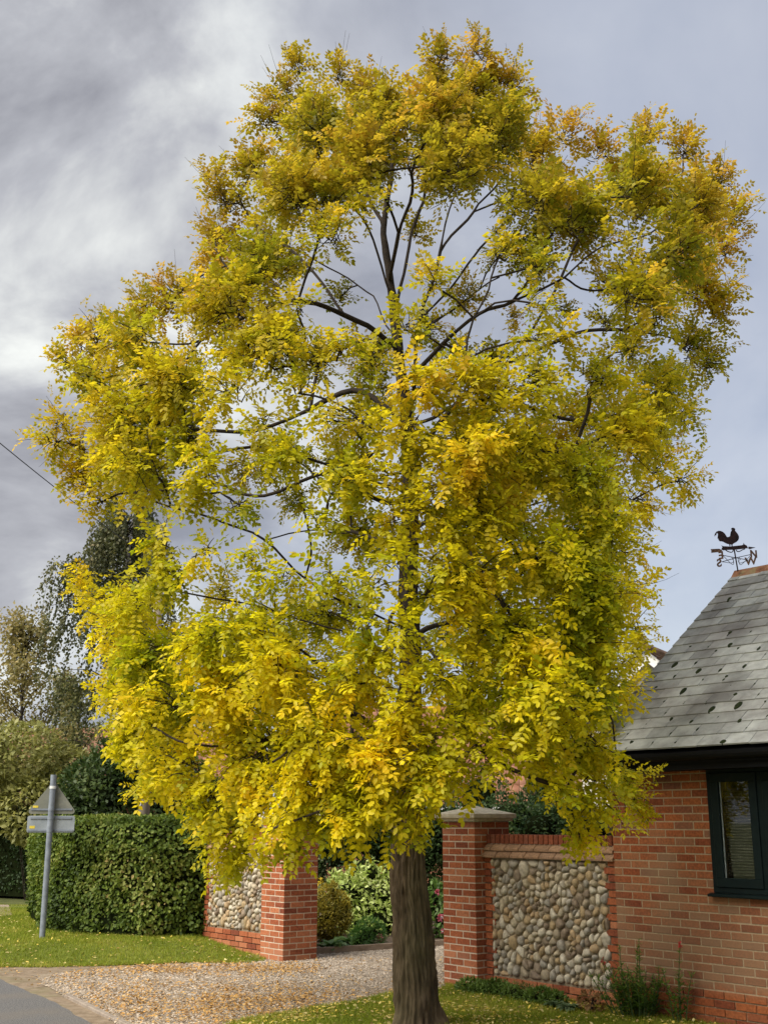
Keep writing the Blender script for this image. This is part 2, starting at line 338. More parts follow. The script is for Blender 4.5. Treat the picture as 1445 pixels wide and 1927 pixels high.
M['plaintile'] = surf('brown_plain_tile', [(0.3, (0.13, 0.075, 0.045)), (0.7, (0.31, 0.19, 0.12))], 4, 6, 0.9, 0.3, 40, 0.01, 'world', vary=0.25)
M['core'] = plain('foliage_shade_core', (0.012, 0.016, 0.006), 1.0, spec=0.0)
M['petal'] = plain('red_petal', (0.55, 0.06, 0.05), 0.6)
M['pink'] = plain('pink_petal', (0.62, 0.16, 0.22), 0.6)
M['stalk'] = plain('green_stalk', (0.06, 0.10, 0.025), 0.7)
m, t, n, l, b = new_mat('window_glass')
b.inputs['Base Color'].default_value = (0.9, 0.95, 0.95, 1); b.inputs['Roughness'].default_value = 0.02; b.inputs['Transmission Weight'].default_value = 1.0; b.inputs['IOR'].default_value = 1.5
M['glass'] = m
M['room'] = plain('dark_room', (0.03, 0.028, 0.024), 0.95)
M['blind'] = plain('blind_slat', (0.10, 0.09, 0.06), 0.7)

# ------------------------------------------------------------------ ground, road, lawns
def lawn_h(x, y):
    return 0.003 + 0.15 * sstep(-1.75, -2.9, x) * sstep(15.9, 17.4, y)
def sheet(name, poly, z, m, step=None, hfun=None, jitter=0.0, kind='structure'):
    """polygon sheet; with hfun it is triangulated on a grid and lifted"""
    me = bpy.data.meshes.new(name)
    bm = bmesh.new()
    pts = []
    n = len(poly)
    for i in range(n):
        a, c = Vector(poly[i][:2]), Vector(poly[(i + 1) % n][:2])
        k = max(1, int((c - a).length / 0.12)) if jitter else 1
        for q in range(k):
            p = a.lerp(c, q / k)
            j = jitter * mnoise.noise(Vector((p.x * 2.2, p.y * 2.2, 3))) + 0.5 * jitter * mnoise.noise(Vector((p.x * 7, p.y * 7, 9))) if jitter and q else 0
            d = (c - a).normalized(); p = p + Vector((-d.y, d.x)) * j
            pts.append(p)
    f = bm.faces.new([bm.verts.new((p.x, p.y, z)) for p in pts])
    if f.normal.z < 0 or f.calc_area() and sum((pts[i].x * pts[(i + 1) % len(pts)].y - pts[(i + 1) % len(pts)].x * pts[i].y) for i in range(len(pts))) < 0: f.normal_flip()
    if hfun:
        bmesh.ops.triangulate(bm, faces=bm.faces)
        xs = [p.x for p in pts]; ys = [p.y for p in pts]
        x = min(xs)
        while x < max(xs):
            bmesh.ops.bisect_plane(bm, geom=bm.verts[:] + bm.edges[:] + bm.faces[:], plane_co=(x, 0, 0), plane_no=(1, 0, 0)); x += step
        y = min(ys)
        while y < max(ys):
            bmesh.ops.bisect_plane(bm, geom=bm.verts[:] + bm.edges[:] + bm.faces[:], plane_co=(0, y, 0), plane_no=(0, 1, 0)); y += step
        for v in bm.verts: v.co.z = float(hfun(v.co.x, v.co.y))
    bm.to_mesh(me); bm.free()
    me.materials.append(m)
    o = link(name, me)
    tag(o, kind=kind)
    return o, [(p.x, p.y) for p in pts]

MBg = MB(); S = 900
MBg.add([(-S, -S, -0.012), (S, -S, -0.012), (S, S, -0.012), (-S, S, -0.012)], [(0, 1, 2, 3)])
o = MBg.build('ground', M['meadow']); tag(o, 'rough grassy ground all round the place', 'ground', kind='structure')
re0, re1 = on_z(0, 1842), on_z(180, 1929)          # road edge, runs past the camera
rd = (re1 - re0).normalized(); rn = Vector((rd.y, -rd.x, 0))
if rn.x > 0: rn = -rn
far, near = re0 - rd * 60, re1 + rd * 40
o, _ = sheet('verge', [far - rn * 2.2, near - rn * 2.2, near + rn * 0.4, far + rn * 0.4], -0.005, M['dirt']); tag(o, 'bare brown dirt verge between road and drive', 'verge')
o, _ = sheet('road', [far, re0 - rd * 3, re0, re0.lerp(re1, .5) - rn * 0.06, re1, near, near + rn * 6.0, far + rn * 6.0], -0.001, M['asphalt'], jitter=0.045); tag(o, 'grey asphalt lane with a crumbling earth edge', 'road')
g = lambda a, b: on_z(a, b)
P_ = [g(60, 1835), g(330, 1812), g(505, 1808), (-1.9, 16.9), (-3.2, 20), (-2, 26), (6, 26), (6, 16), (1.6, 14.2), (0.8, 14.35), g(832, 1866), g(740, 1872), g(640, 1893), g(430, 1930), (-1.25, 10.6), (-2.15, 10.8), g(232, 1929), g(120, 1872)]
o, drive_poly = sheet('gravel_drive', P_, 0.0006, M['gravel'], jitter=0.12); tag(o, 'pale gravel drive scattered with fallen leaves between the brick piers', 'drive')
L_ = [g(-160, 1832), g(0, 1820), g(150, 1818), g(330, 1813), g(470, 1812), (-1.66, 16.42), (-1.5, 17.2), (-2.9, 19.0), (-3.2, 21), (-7.0, 24.5), (-11, 26.5), (-9.5, 21)]
o, lawn1 = sheet('lawn', L_, 0.014, M['turf'], 0.3, lawn_h, jitter=0.10); tag(o, 'mown lawn strip below the clipped hedge', 'lawn')
R_ = [g(430, 1930), g(640, 1893), g(740, 1871), g(832, 1864), (0.72, 14.2), (1.3, 14.2), (2.5, 12.6), (4.6, 10.0), (5.2, 6.2), (1.2, 6.2), (-0.75, 10.2)]
flat_h = lambda x, y: 0.003 + 0.03 * sstep(2.2, 0.3, np.hypot(x - 0.3, y - 11.2)) 
o, lawn2 = sheet('lawn', R_, 0.014, M['turf'], 0.3, flat_h, jitter=0.10); tag(o, 'lawn strewn with yellow leaves round the tree trunk', 'lawn')
k0, k1 = on_z(125, 1875), on_z(300, 1962)
kd = (k1 - k0).normalized()
ker = empty('kerb_edging', k0, math.atan2(kd.y, kd.x)); tag(ker, 'narrow concrete edging strip sunk between dirt verge and gravel', 'edging', kind='structure')
for i in range(6):
    MB().box(i * 0.915, i * 0.915 + 0.905, -0.03, 0.03, -0.1, 0.028).build('edging_stone', M['concrete'], ker, bevel=0.006).rotation_euler = (rnd.uniform(-.02, .02), rnd.uniform(-.004, .004), rnd.uniform(-.006, .006))
o, _ = sheet('path', [on_z(-120, 1700, .16), on_z(17, 1703, .16), on_z(24, 1722, .16), on_z(-120, 1737, .16)], 0.166, M['gravel']); tag(o, 'pale gravel entrance between the two hedges', 'path')

# ------------------------------------------------------------------ scatter helpers
def inside(poly, P):
    x, y = P[:, 0], P[:, 1]; c = np.zeros(len(P), bool)
    n = len(poly)
    for i in range(n):
        x0, y0 = poly[i]; x1, y1 = poly[(i + 1) % n]
        hit = ((y0 > y) != (y1 > y)) & (x < (x1 - x0) * (y - y0) / (y1 - y0 + 1e-12) + x0)
        c ^= hit
    return c
def scatter(poly, n, box=None):
    a = np.array(poly); lo, hi = a.min(0), a.max(0)
    if box: lo = np.maximum(lo, box[0]); hi = np.minimum(hi, box[1])
    out = np.zeros((0, 2))
    while len(out) < n:
        q = rng.uniform(lo, hi, (n * 2, 2)); q = q[inside(poly, q)]
        out = np.vstack([out, q])
    return out[:n]
def in_view(P, mx=60):
    """keep points near the picture (others are not visible from about here)"""
    d = P - np.array([0, 0, CAMH]); fw = d[:, 1] * CP + d[:, 2] * SP
    u = d[:, 0] / np.maximum(fw, 0.1) * F_PX + CX; v = CY - (d[:, 2] * CP - d[:, 1] * SP) / np.maximum(fw, 0.1) * F_PX
    return (u > -300) & (u < 1445 + 300) & (v < 1927 + 160) & (fw > 1)
def norm(v): return v / (np.linalg.norm(v, axis=1)[:, None] + 1e-9)
HEX_V = np.array([(0, 0, 0), (0.30, 0.46, 0.10), (0.72, 0.42, 0.08), (1.0, 0, -0.06), (0.72, -0.42, 0.08), (0.30, -0.46, 0.10)], float)   # along, across, up (in widths)
HEX_F = np.array([(0, 3, 2, 1), (0, 5, 4, 3)])
DIA_V = np.array([(0, 0, 0), (0.45, 0.5, 0.08), (1.0, 0, 0), (0.45, -0.5, 0.08)], float)
DIA_F = np.array([(0, 3, 2, 1)])
def leaf_arrays(P, D, Nn, L, W, cols, tv=HEX_V, tf=HEX_F):
    D = norm(D); S_ = norm(np.cross(Nn, D)); U = np.cross(D, S_)
    L = np.asarray(L)[:, None, None]; W = np.asarray(W)[:, None, None]
    V = P[:, None, :] + D[:, None, :] * tv[None, :, 0:1] * L + S_[:, None, :] * tv[None, :, 1:2] * W + U[:, None, :] * tv[None, :, 2:3] * W
    k = len(tv)
    Fc = (tf[None] + (np.arange(len(P)) * k)[:, None, None]).reshape(-1, tf.shape[1])
    return V.reshape(-1, 3), Fc, np.repeat(cols, k, axis=0)
def rand_dir(n): return norm(rng.normal(size=(n, 3)))
def pal(t, stops):
    """piecewise linear palette, t array in 0..1"""
    xs = [s[0] for s in stops]; cs = np.array([s[1] for s in stops])
    return np.stack([np.interp(t, xs, cs[:, i]) for i in range(3)], 1)
def vnoise(P, s, seed=0.0):
    return np.array([mnoise.noise(Vector((p[0] * s + seed, p[1] * s - seed, p[2] * s + 2 * seed))) for p in P])

# grass blades
def grass(poly, n, hfun, box, label, hgt=(0.025, 0.06), mask=None):
    Q = scatter(poly, n, box)
    P = np.column_stack([Q, hfun(Q[:, 0], Q[:, 1])])
    pl = np.array(poly); i_ = rng.integers(0, len(pl), 14000); t_ = rng.random((14000, 1))
    fr_ = pl[i_] * (1 - t_) + np.roll(pl, -1, 0)[i_] * t_ + rng.normal(0, .035, (14000, 2))
    P = np.vstack([P, np.column_stack([fr_, hfun(fr_[:, 0], fr_[:, 1]) - .004])])
    P = P[in_view(P)]
    k = len(P)
    D = norm(np.column_stack([rng.normal(0, .5, (k, 2)), np.ones(k)])); Nn = rand_dir(k)
    tone = np.clip(0.5 + 0.5 * vnoise(P, 1.6) + rng.normal(0, .2, k), 0, 1)
    c = pal(tone, [(0, (0.14, 0.19, 0.016)), (.5, (0.26, 0.31, 0.026)), (.85, (0.36, 0.37, 0.05)), (1, (0.46, 0.38, 0.11))])
    V, Fc, C = leaf_arrays(P, D, Nn, rng.uniform(*hgt, k), rng.uniform(.005, .009, k), c, np.array([(0, .5, 0), (0, -.5, 0), (1, 0, 0)], float), np.array([(0, 1, 2)]))
    o = mesh_np('grass', V, Fc, M['grass'], col=C)
    tag(o, label, 'grass', kind='stuff')
grass(lawn1, 90000, lawn_h, ((-8, 15), (0, 24)), 'short green grass on the strip below the hedge')
grass(lawn2, 60000, flat_h, ((-2, 9.5), (4.5, 14.4)), 'leaf-covered grass around the foot of the yellow tree')

# pebbles on the drive
def pebbles():
    ico = bmesh.new(); bmesh.ops.create_icosphere(ico, subdivisions=1, radius=1)
    base = np.array([v.co[:] for v in ico.verts]); fc = np.array([[v.index for v in f.verts] for f in ico.faces]); ico.free()
    oct_v = np.array([(1, 0, 0), (0, 1, 0), (-1, 0, 0), (0, -1, 0), (0, 0, 1), (.6, .6, .45), (-.6, .6, .5), (-.6, -.6, .45), (.6, -.6, .5)], float)
    oct_f = np.array([(0, 5, 4), (5, 1, 4), (1, 6, 4), (6, 2, 4), (2, 7, 4), (7, 3, 4), (3, 8, 4), (8, 0, 4)])
    Q = scatter(drive_poly, 42000, ((-4, 10.5), (3, 18.4)))
    P = np.column_stack([Q, np.zeros(len(Q))]); P = P[in_view(P)]; k = len(P)
    s = rng.uniform(.006, .016, k) * (1 + .5 * (rng.random(k) > .93))
    an = rng.uniform(0, 6.28, k); el = rng.uniform(.6, 1.3, k)
    ca, sa = np.cos(an)[:, None], np.sin(an)[:, None]
    x = oct_v[None, :, 0] * el[:, None]; y = oct_v[None, :, 1]
    V = np.stack([P[:, 0:1] + s[:, None] * (x * ca - y * sa), P[:, 1:2] + s[:, None] * (x * sa + y * ca), P[:, 2:3] + s[:, None] * oct_v[None, :, 2] * .8 + .001], -1)
    Fc = (oct_f[None] + (np.arange(k) * 9)[:, None, None]).reshape(-1, 3)
    o = mesh_np('gravel_stones', V.reshape(-1, 3), Fc, M['pebble'])
    tag(o, 'loose pale gravel stones covering the drive', 'gravel', kind='stuff')
pebbles()

# fallen leaves
def litter(poly, n, hfun, box, label, weight, stops, size=(.022, .05)):
    Q = scatter(poly, n, box)
    P = np.column_stack([Q, hfun(Q[:, 0], Q[:, 1]) + rng.uniform(.008, .028, len(Q))])
    P = P[in_view(P)]
    wgt = weight(P); P = P[rng.random(len(P)) < wgt]; k = len(P)
    D = norm(np.column_stack([rng.normal(size=(k, 2)), rng.normal(0, .2, k)])); Nn = norm(np.column_stack([rng.normal(0, .35, (k, 2)), np.ones(k)]))
    L = rng.uniform(*size, k)
    V, Fc, C = leaf_arrays(P, D, Nn, L, L * rng.uniform(.45, .65, k), pal(rng.random(k), stops) * rng.uniform(.8, 1.2, (k, 1)))
    o = mesh_np('fallen_leaves', V, Fc, M['litter'], col=C); tag(o, label, 'leaves', kind='stuff')
yl = [(0, (.62, .46, .06)), (.4, (.72, .56, .14)), (.7, (.66, .56, .26)), (1, (.42, .24, .07))]
tn = [(0, (.46, .24, .07)), (.4, (.54, .31, .09)), (.75, (.60, .40, .16)), (1, (.30, .16, .07))]
zero_h = lambda x, y: np.zeros_like(x)
litter(lawn2, 16000, flat_h, ((-2, 9.5), (4, 14.3)), 'yellow leaves lying on the grass under the tree', lambda P: np.clip(.45 + .9 * vnoise(P, 1.8), .05, 1) * np.clip(1.3 - .22 * np.hypot(P[:, 0] - .2, P[:, 1] - 11), .1, 1), yl)
litter(lawn1, 3500, lawn_h, ((-8, 15), (0, 22)), 'scattered pale leaves lying on the grass by the hedge', lambda P: np.clip(.5 + .8 * vnoise(P, 1.1), .08, 1), yl)
def wd(P):
    band = np.exp(-((P[:, 1] - 12.6 + .35 * (P[:, 0] + 1.2)) / 1.2) ** 2) * np.exp(-((P[:, 0] + 1.3) / 1.5) ** 2) + .8 * np.exp(-((P[:, 1] - 15.6) / .45) ** 2) * (P[:, 0] < -.8)
    return np.clip(band * (1.0 + 1.1 * vnoise(P, 1.6)) + .05, 0, 1)
litter(drive_poly, 30000, zero_h, ((-4, 10.5), (2.5, 17)), 'tan and orange leaves drifted over the gravel drive', wd, tn, (.02, .045))

litter([(q[0], q[1]) for q in (g(-40, 1822), g(500, 1812), g(420, 1835), g(120, 1880), g(40, 1850))], 1500, zero_h, ((-6, 10.5), (0, 17)), 'stray tan leaves on the dirt verge below the lawn edge', lambda P: np.clip(.25 + .8 * vnoise(P, 2), .03, 1), tn, (.02, .045))

# ------------------------------------------------------------------ masonry
ANG = math.radians(-51.3)
def brick_mesh(name, L, D, H, m, bev=0.0022):
    o = MB().box(-L / 2 + .0014, L / 2 - .0014, -D / 2, D / 2, -H / 2 + .0014, H / 2 - .0014).build(name, m, bevel=bev)
    me = o.data; bpy.data.objects.remove(o); return me
BR = {}
def brick_me(L, D, H, key):
    k = (round(L, 3), round(D, 3), round(H, 3), key)
    if k not in BR: BR[k] = brick_mesh('brick', L, D, H, M[key])
    return BR[k]
def put_brick(parent, x0, x1, y0, y1, z0, z1, key='brick', name='brick', jit=1.0):
    me = brick_me(x1 - x0, y1 - y0, z1 - z0, key)
    o = link(name, me, parent, ((x0 + x1) / 2 + rnd.uniform(-.0012, .0012) * jit, (y0 + y1) / 2 + rnd.uniform(-.002, .002) * jit, (z0 + z1) / 2 + rnd.uniform(-.001, .001) * jit),
             (rnd.uniform(-.006, .006) * jit, rnd.uniform(-.005, .005) * jit, rnd.uniform(-.006, .006) * jit))
    return o
BL, BD, BH, MJ = 0.215, 0.1025, 0.065, 0.010
PW = 2 * BL + BD + 2 * MJ      # pier width
def pier(corner, label, courses=24):
    """corner = front right corner on the ground; local x along the wall, y inwards"""
    t = empty('gate_pier', (corner[0], corner[1], 0), ANG); tag(t, label, 'gate pier', 'brick gate piers')
    top = courses * 0.075
    MB().box(-PW + .0035, -.0035, .0035, PW - .0035, -0.15, top - .006).build('mortar_core', M['mortar'], t)
    cx, cy = -PW / 2, PW / 2
    for c in range(-1, courses):
        z0 = c * 0.075; z1 = z0 + BH
        for side in range(4):
            for k in range(2):
                a0 = -PW / 2 + k * (BL + MJ); a1 = a0 + BL
                if c % 2: a0, a1 = -a1, -a0
                r = side * math.pi / 2
                u = (a0 + a1) / 2; v = -PW / 2 + BD / 2
                x = cx + u * math.cos(r) - v * math.sin(r); y = cy + u * math.sin(r) + v * math.cos(r)
                link('brick', brick_me(BL, BD, BH, 'brick'), t, (x + rnd.uniform(-.001, .001), y + rnd.uniform(-.001, .001), (z0 + z1) / 2), (rnd.uniform(-.005, .005), rnd.uniform(-.004, .004), r + rnd.uniform(-.006, .006)))
    h = PW / 2 + 0.065; b = MB()
    prof = [(h - .03, top - .002), (h - .03, top + .028), (h, top + .034), (h, top + .082), (0.0, top + .175)]
    v = []; f = []
    for (q, z) in prof[:-1]:
        v += [(cx - q, cy - q, z), (cx + q, cy - q, z), (cx + q, cy + q, z), (cx - q, cy + q, z)]
    v.append((cx, cy, prof[-1][1]))
    for i in range(3):
        for j in range(4): f.append((i * 4 + j, i * 4 + (j + 1) % 4, i * 4 + 4 + (j + 1) % 4, i * 4 + 4 + j))
    for j in range(4): f.append((12 + j, 12 + (j + 1) % 4, 16))
    f.append((3, 2, 1, 0))
    b.add(v, f).build('cap_stone', M['stone_cap'], t, bevel=0.004)
    return t
C_R, C_L = on_z(898, 1862), on_z(532, 1810)
pier(C_R, 'red brick gate pier with a full pyramid stone cap, beside the slate roofed building')
pier(C_L, 'red brick gate pier half hidden under drooping yellow leaves, nearer the hedge')

def clip_poly(poly, a, nrm):
    out = []
    for i in range(len(poly)):
        p, q = poly[i], poly[(i + 1) % len(poly)]
        dp = (p[0] - a[0]) * nrm[0] + (p[1] - a[1]) * nrm[1]; dq = (q[0] - a[0]) * nrm[0] + (q[1] - a[1]) * nrm[1]
        if dp <= 0: out.append(p)
        if (dp < 0) != (dq < 0) and abs(dp - dq) > 1e-12:
            s = dp / (dp - dq); out.append((p[0] + (q[0] - p[0]) * s, p[1] + (q[1] - p[1]) * s))
    return out
def cobbles(parent, x0, x1, z0, z1, n, y_face, seed, ragged=0.05, stretch=1.1):
    r = np.random.default_rng(seed)
    A = np.array([x1 - x0, z1 - z0])
    P = r.uniform((x0, z0), (x1, z1), (n, 2))
    sc = np.array([1.0, 1 / stretch])
    box = [(x0, z0), (x1, z0), (x1, z1), (x0, z1)]
    def cells(P):
        out = []
        for i in range(len(P)):
            d = (((P - P[i]) * sc) ** 2).sum(1); idx = np.argsort(d)[1:24]
            c = box
            for j in idx:
                mid = (P[i] + P[j]) / 2; nn = (P[j] - P[i]) * sc * sc
                c = clip_poly(c, mid, nn)
                if len(c) < 3: break
            out.append(c)
        return out
    for it in range(2):
        cs = cells(P)
        for i, c in enumerate(cs):
            if len(c) >= 3:
                P[i] = P[i] * 0.5 + 0.5 * np.array(c).mean(0)
    for i, c in enumerate(cells(P)):
        if len(c) < 3: continue
        c = np.array(c); ctr = c.mean(0)
        c = ctr + (c - ctr) * 1.0
        # inset by a joint and round the corners
        dist = np.linalg.norm(c - ctr, axis=1, keepdims=True)
        c = ctr + (c - ctr) * np.clip((dist - r.uniform(.005, .013)) / dist, .5, 1)
        for _ in range(2):
            c = np.vstack([np.stack([c * .75 + np.roll(c, -1, 0) * .25, c * .25 + np.roll(c, -1, 0) * .75], 1).reshape(-1, 2)])
        if len(c) > 16: c = c[::2]
        c = ctr + (c - ctr) * r.uniform(.95, 1.05, (len(c), 1))
        k = len(c); h = r.uniform(.020, .050); tilt = r.uniform(-.25, .25, 2)
        rings = [(1.0, -.012), (1.0, .25 * h), (.86, .68 * h), (.52, .95 * h)]
        V = []
        for s, hh in rings:
            q = (c - ctr) * s
            V += [(p[0], -(hh + (p @ tilt) * min(1, hh / h + .0)), p[1]) for p in q]
        V.append((0, -h, 0))
        Fq = [(a * k + j, a * k + (j + 1) % k, (a + 1) * k + (j + 1) % k, (a + 1) * k + j) for a in range(3) for j in range(k)] + [(3 * k + j, 3 * k + (j + 1) % k, 4 * k) for j in range(k)]
        me = bpy.data.meshes.new('cobble'); me.from_pydata(V, [], Fq)
        me.polygons.foreach_set('use_smooth', [True] * len(me.polygons)); me.materials.append(M['cobble'])
        link('cobble', me, parent, (ctr[0], y_face, ctr[1]))
WY = 0.145                      # wall face behind pier front
def sloped_brick(parent, x0, x1, y_out, y_in, z0, zb, z1, name):
    """plinth brick: vertical face z0..zb at y_out, top slopes back to y_in at z1"""
    key = ('slope', round(x1 - x0, 3), round(y_out, 3), round(z0, 3))
    if key not in BR:
        o = MB().prism([(y_out, z0), (y_in + .06, z0), (y_in + .06, z1), (y_in, z1), (y_out, zb)], 'x', -(x1 - x0) / 2, (x1 - x0) / 2).build(name, M['corbel_brick'], bevel=.003)
        BR[key] = o.data; bpy.data.objects.remove(o)
    link(name, BR[key], parent, ((x0 + x1) / 2, rnd.uniform(-.002, .002), rnd.uniform(-.001, .001)))
def wall(corner, x0, x1, left_quoin, right_quoin, label, ncob, seed, plinth):
    t = empty('boundary_wall', (corner[0], corner[1], 0), ANG); tag(t, label, 'wall', 'cobble panel walls beside the gate')
    th = 0.33
    MB().box(x0, x1, WY + .022, WY + th, -.15, 1.46).build('mortar_core', M['mortar_dark'], t)
    MB().box(x0, x1, WY + .055, WY + th - .06, 1.455, 1.64).build('coping_mortar', M['mortar'], t)
    zt = plinth * 0.075
    for c in range(-1, plinth):
        off = (c % 2) * 0.1125; x = x0 - off
        while x < x1 - .01:
            a, b = max(x, x0), min(x + BL, x1 - .002)
            if b - a > .03: put_brick(t, a, b, WY - .006, WY + BD, c * .075, c * .075 + BH)
            x += BL + MJ
    zc = 1.395
    n = int(round((zc - zt) / .075))
    for c in range(n):
        z = zt + c * .075
        for side, (lo, hi) in (('l', left_quoin), ('r', right_quoin)):
            wd = hi if c % 2 else lo
            if wd < .03: continue
            if side == 'l': put_brick(t, x0 + .002, x0 + wd, WY, WY + BD, z, z + BH)
            else: put_brick(t, x1 - wd, x1 - .002, WY, WY + BD, z, z + BH)
    # two weathered plinth courses and a brick-on-edge coping
    for (z0, yo, yi, sh) in ((1.400, WY - .045, WY + .005, 0), (1.475, WY - .012, WY + .045, .11)):
        x = x0 - sh
        while x < x1 - .01:
            a, b = max(x, x0 + .002), min(x + BL, x1 - .002)
            if b - a > .03: sloped_brick(t, a, b, yo, yi, z0, z0 + .024, z0 + .070, 'corbel_brick')
            x += BL + MJ
    x = x0 + .004
    while x < x1 - .03:
        b = min(x + BH, x1 - .003)
        put_brick(t, x, b, WY + .035, WY + .035 + BL, 1.551, 1.551 + BD, 'coping_brick', 'coping_brick', .6); x += BH + MJ
    cobbles(t, x0 + max(left_quoin[0], .015) + .012, x1 - max(right_quoin[0], .015) - .012, zt + .006, zc - .002, ncob, WY + .018, seed)
    # lower stones may run past the short quoin bricks' toothing
    return t
HX = 1.93
wall(C_R, 0.0, HX, (.10, .16), (.105, .155), 'cobble panel wall with brick coping joining the slate roofed building', 290, 3, 2)
wall(C_L, -PW - 1.78, -PW, (.105, .215), (0.0, 0.0), 'cobble panel wall ending against the clipped green hedge', 270, 8, 4)

# ------------------------------------------------------------------ the slate roofed building on the right
u = Vector((math.cos(ANG), math.sin(ANG), 0)); inn = Vector((-math.sin(ANG), math.cos(ANG), 0))
HO = C_R + u * HX + inn * 0.125
house = empty('brick_outbuilding', HO, ANG); tag(house, 'red brick building with mossy grey slate roof and dark green window', 'building')
HL, HW, EZ, RY, RZ = 6.2, 5.2, 2.46, 2.60, 4.72
wx0, wx1, wz0, wz1 = 1.20, 2.36, 1.155, 2.29          # window opening
b = MB()
b.box(.006, wx0, .004, .3, -.2, EZ - .05); b.box(wx1, HL, .004, .3, -.2, EZ - .05); b.box(wx0, wx1, .004, .3, -.2, wz0); b.box(wx0, wx1, .004, .3, wz1, EZ - .05)
b.box(HL - .3, HL, .3, HW - .02, -.2, EZ); b.box(.3, HL - .3, HW - .3, HW - .02, -.2, EZ)
b.prism([(.02, -.2), (HW - .02, -.2), (HW - .02, EZ - .12), (HW / 2, RZ - .2), (.02, EZ - .12)], 'x', .007, .3)
b.build('mortar_wall', M['mortar_house'], house)
def segs(x0, x1, off):
    x = x0 - off
    while x < x1 - .005:
        a, c = max(x, x0), min(x + BL, x1)
        if c - a > .02: yield a, c
        x += BL + MJ
stuffb = MB(); nb = 0
for c in range(-1, 32):
    z0 = c * .075; z1 = z0 + BH; off = (c % 2) * .1125
    for a, d in segs(0.0, HL, off):
        parts = [(a, d)]
        if z1 > wz0 and z0 < wz1:
            parts = [(p, q) for p, q in ((a, min(d, wx0)), (max(a, wx1), d)) if q - p > .02]
        for p, q in parts:
            yf = -.012 if c < 4 else 0.0
            if p < 1.98 and nb < 300: put_brick(house, p, q, yf, BD, z0, z1, 'house_brick'); nb += 1
            else: stuffb.box(p, q, yf, BD, z0, z1)
o = stuffb.build('brickwork', M['house_brick'], house); o['kind'] = 'stuff'
gb = MB()
for c in range(-1, 62):                      # gable end, bricks laid along y
    z0 = c * .075; z1 = z0 + BH; off = (c % 2) * .1125
    ins = max(0.0, (z1 - (EZ - .12)) / (RZ - .2 - (EZ - .12)) * (HW / 2))
    if HW / 2 - ins < .15: break
    for a, d in segs(BD + .012 + ins, HW - ins, off): gb.box(-.002, .08, a, d, z0, z1)
o = gb.build('gable_brickwork', M['house_brick'], house); o['kind'] = 'stuff'
# roof
sl = Vector((0, RY + .30, RZ - EZ)); SLN = sl.length; sdir = sl / SLN; snrm = Vector((0, -sdir.z, sdir.y))
th = math.atan2(sdir.z, sdir.y)
roof = MB().prism([(-.30, EZ - .03), (RY, RZ - .035), (2 * RY + .30, EZ - .03), (2 * RY + .30, EZ - .13), (RY, RZ - .14), (-.30, EZ - .13)], 'x', -.055, HL + .1).build('roof', M['black'], house)
NR = 20; GA = SLN / NR; SW = 0.285
sm = {}
def slate_me(wd):
    k = round(wd, 3)
    if k not in sm:
        o = MB().box(-wd / 2, wd / 2, 0, GA * 1.18, 0, .018).build('slate', M['slate'], bevel=.0018); sm[k] = o.data; bpy.data.objects.remove(o)
    return sm[k]
stuffs = []; ns = 0; joints = []
for r in range(NR):
    x = -.075 - (r % 2) * SW / 2
    while x < HL + .1:
        a, d = max(x, -.075), x + SW - .005
        if d - a > .04:
            p = Vector((0, -.31, EZ)) + sdir * (r * GA) + snrm * .012
            lo = Vector(((a + d) / 2 + rnd.uniform(-.002, .002), p.y, p.z)) + snrm * rnd.uniform(0, .003) + sdir * rnd.uniform(-.004, .004)
            rot = (th - .062 + rnd.uniform(-.008, .008), rnd.uniform(-.007, .007), rnd.uniform(-.014, .014))
            if a < 3.0 - r * .07: 
                link('slate', slate_me(d - a), roof, lo, rot); ns += 1
                joints.append((d + .0025, r))
            else: stuffs.append((lo, rot, d - a))
        x += SW
bm = bmesh.new()
for lo, rot, wd in stuffs:
    q = bmesh.ops.create_cube(bm, size=1, matrix=Matrix.Translation(lo) @ Euler(rot).to_matrix().to_4x4() @ Matrix.Translation((0, GA * .59, .0045)) @ Matrix.Diagonal((wd, GA * 1.18, .009, 1)))
# rear slope slates too
for r in range(NR):
    x = -.075 - (r % 2) * SW / 2
    while x < HL + .1:
        a, d = max(x, -.075), x + SW - .005
        if d - a > .04:
            p = Vector(((a + d) / 2, 2 * RY + .31, EZ)) + Vector((0, -sdir.y, sdir.z)) * (r * GA) + Vector((0, sdir.z, sdir.y)) * .012
            bmesh.ops.create_cube(bm, size=1, matrix=Matrix.Translation(p) @ Euler((-th + .05, 0, 0)).to_matrix().to_4x4() @ Matrix.Translation((0, -GA * .59, .0045)) @ Matrix.Diagonal((d - a, GA * 1.18, .009, 1)))
        x += SW
me = bpy.data.meshes.new('slating'); bm.to_mesh(me); bm.free(); me.materials.append(M['slate'])
o = link('slating', me, roof); o['kind'] = 'stuff'
# ridge tiles
for i in range(14):
    x0 = -.075 + i * .45
    pts = [(-.125, -.085), (-.02, .038), (.02, .038), (.125, -.085), (.10, -.10), (0, .012), (-.10, -.10)]
    bb = MB().prism([(RY + p, RZ + q + .02) for p, q in pts], 'x', x0, x0 + .445)
    bb.build('ridge_tile', M['ridge'], roof, bevel=.004).rotation_euler = (0, rnd.uniform(-.003, .003), 0)
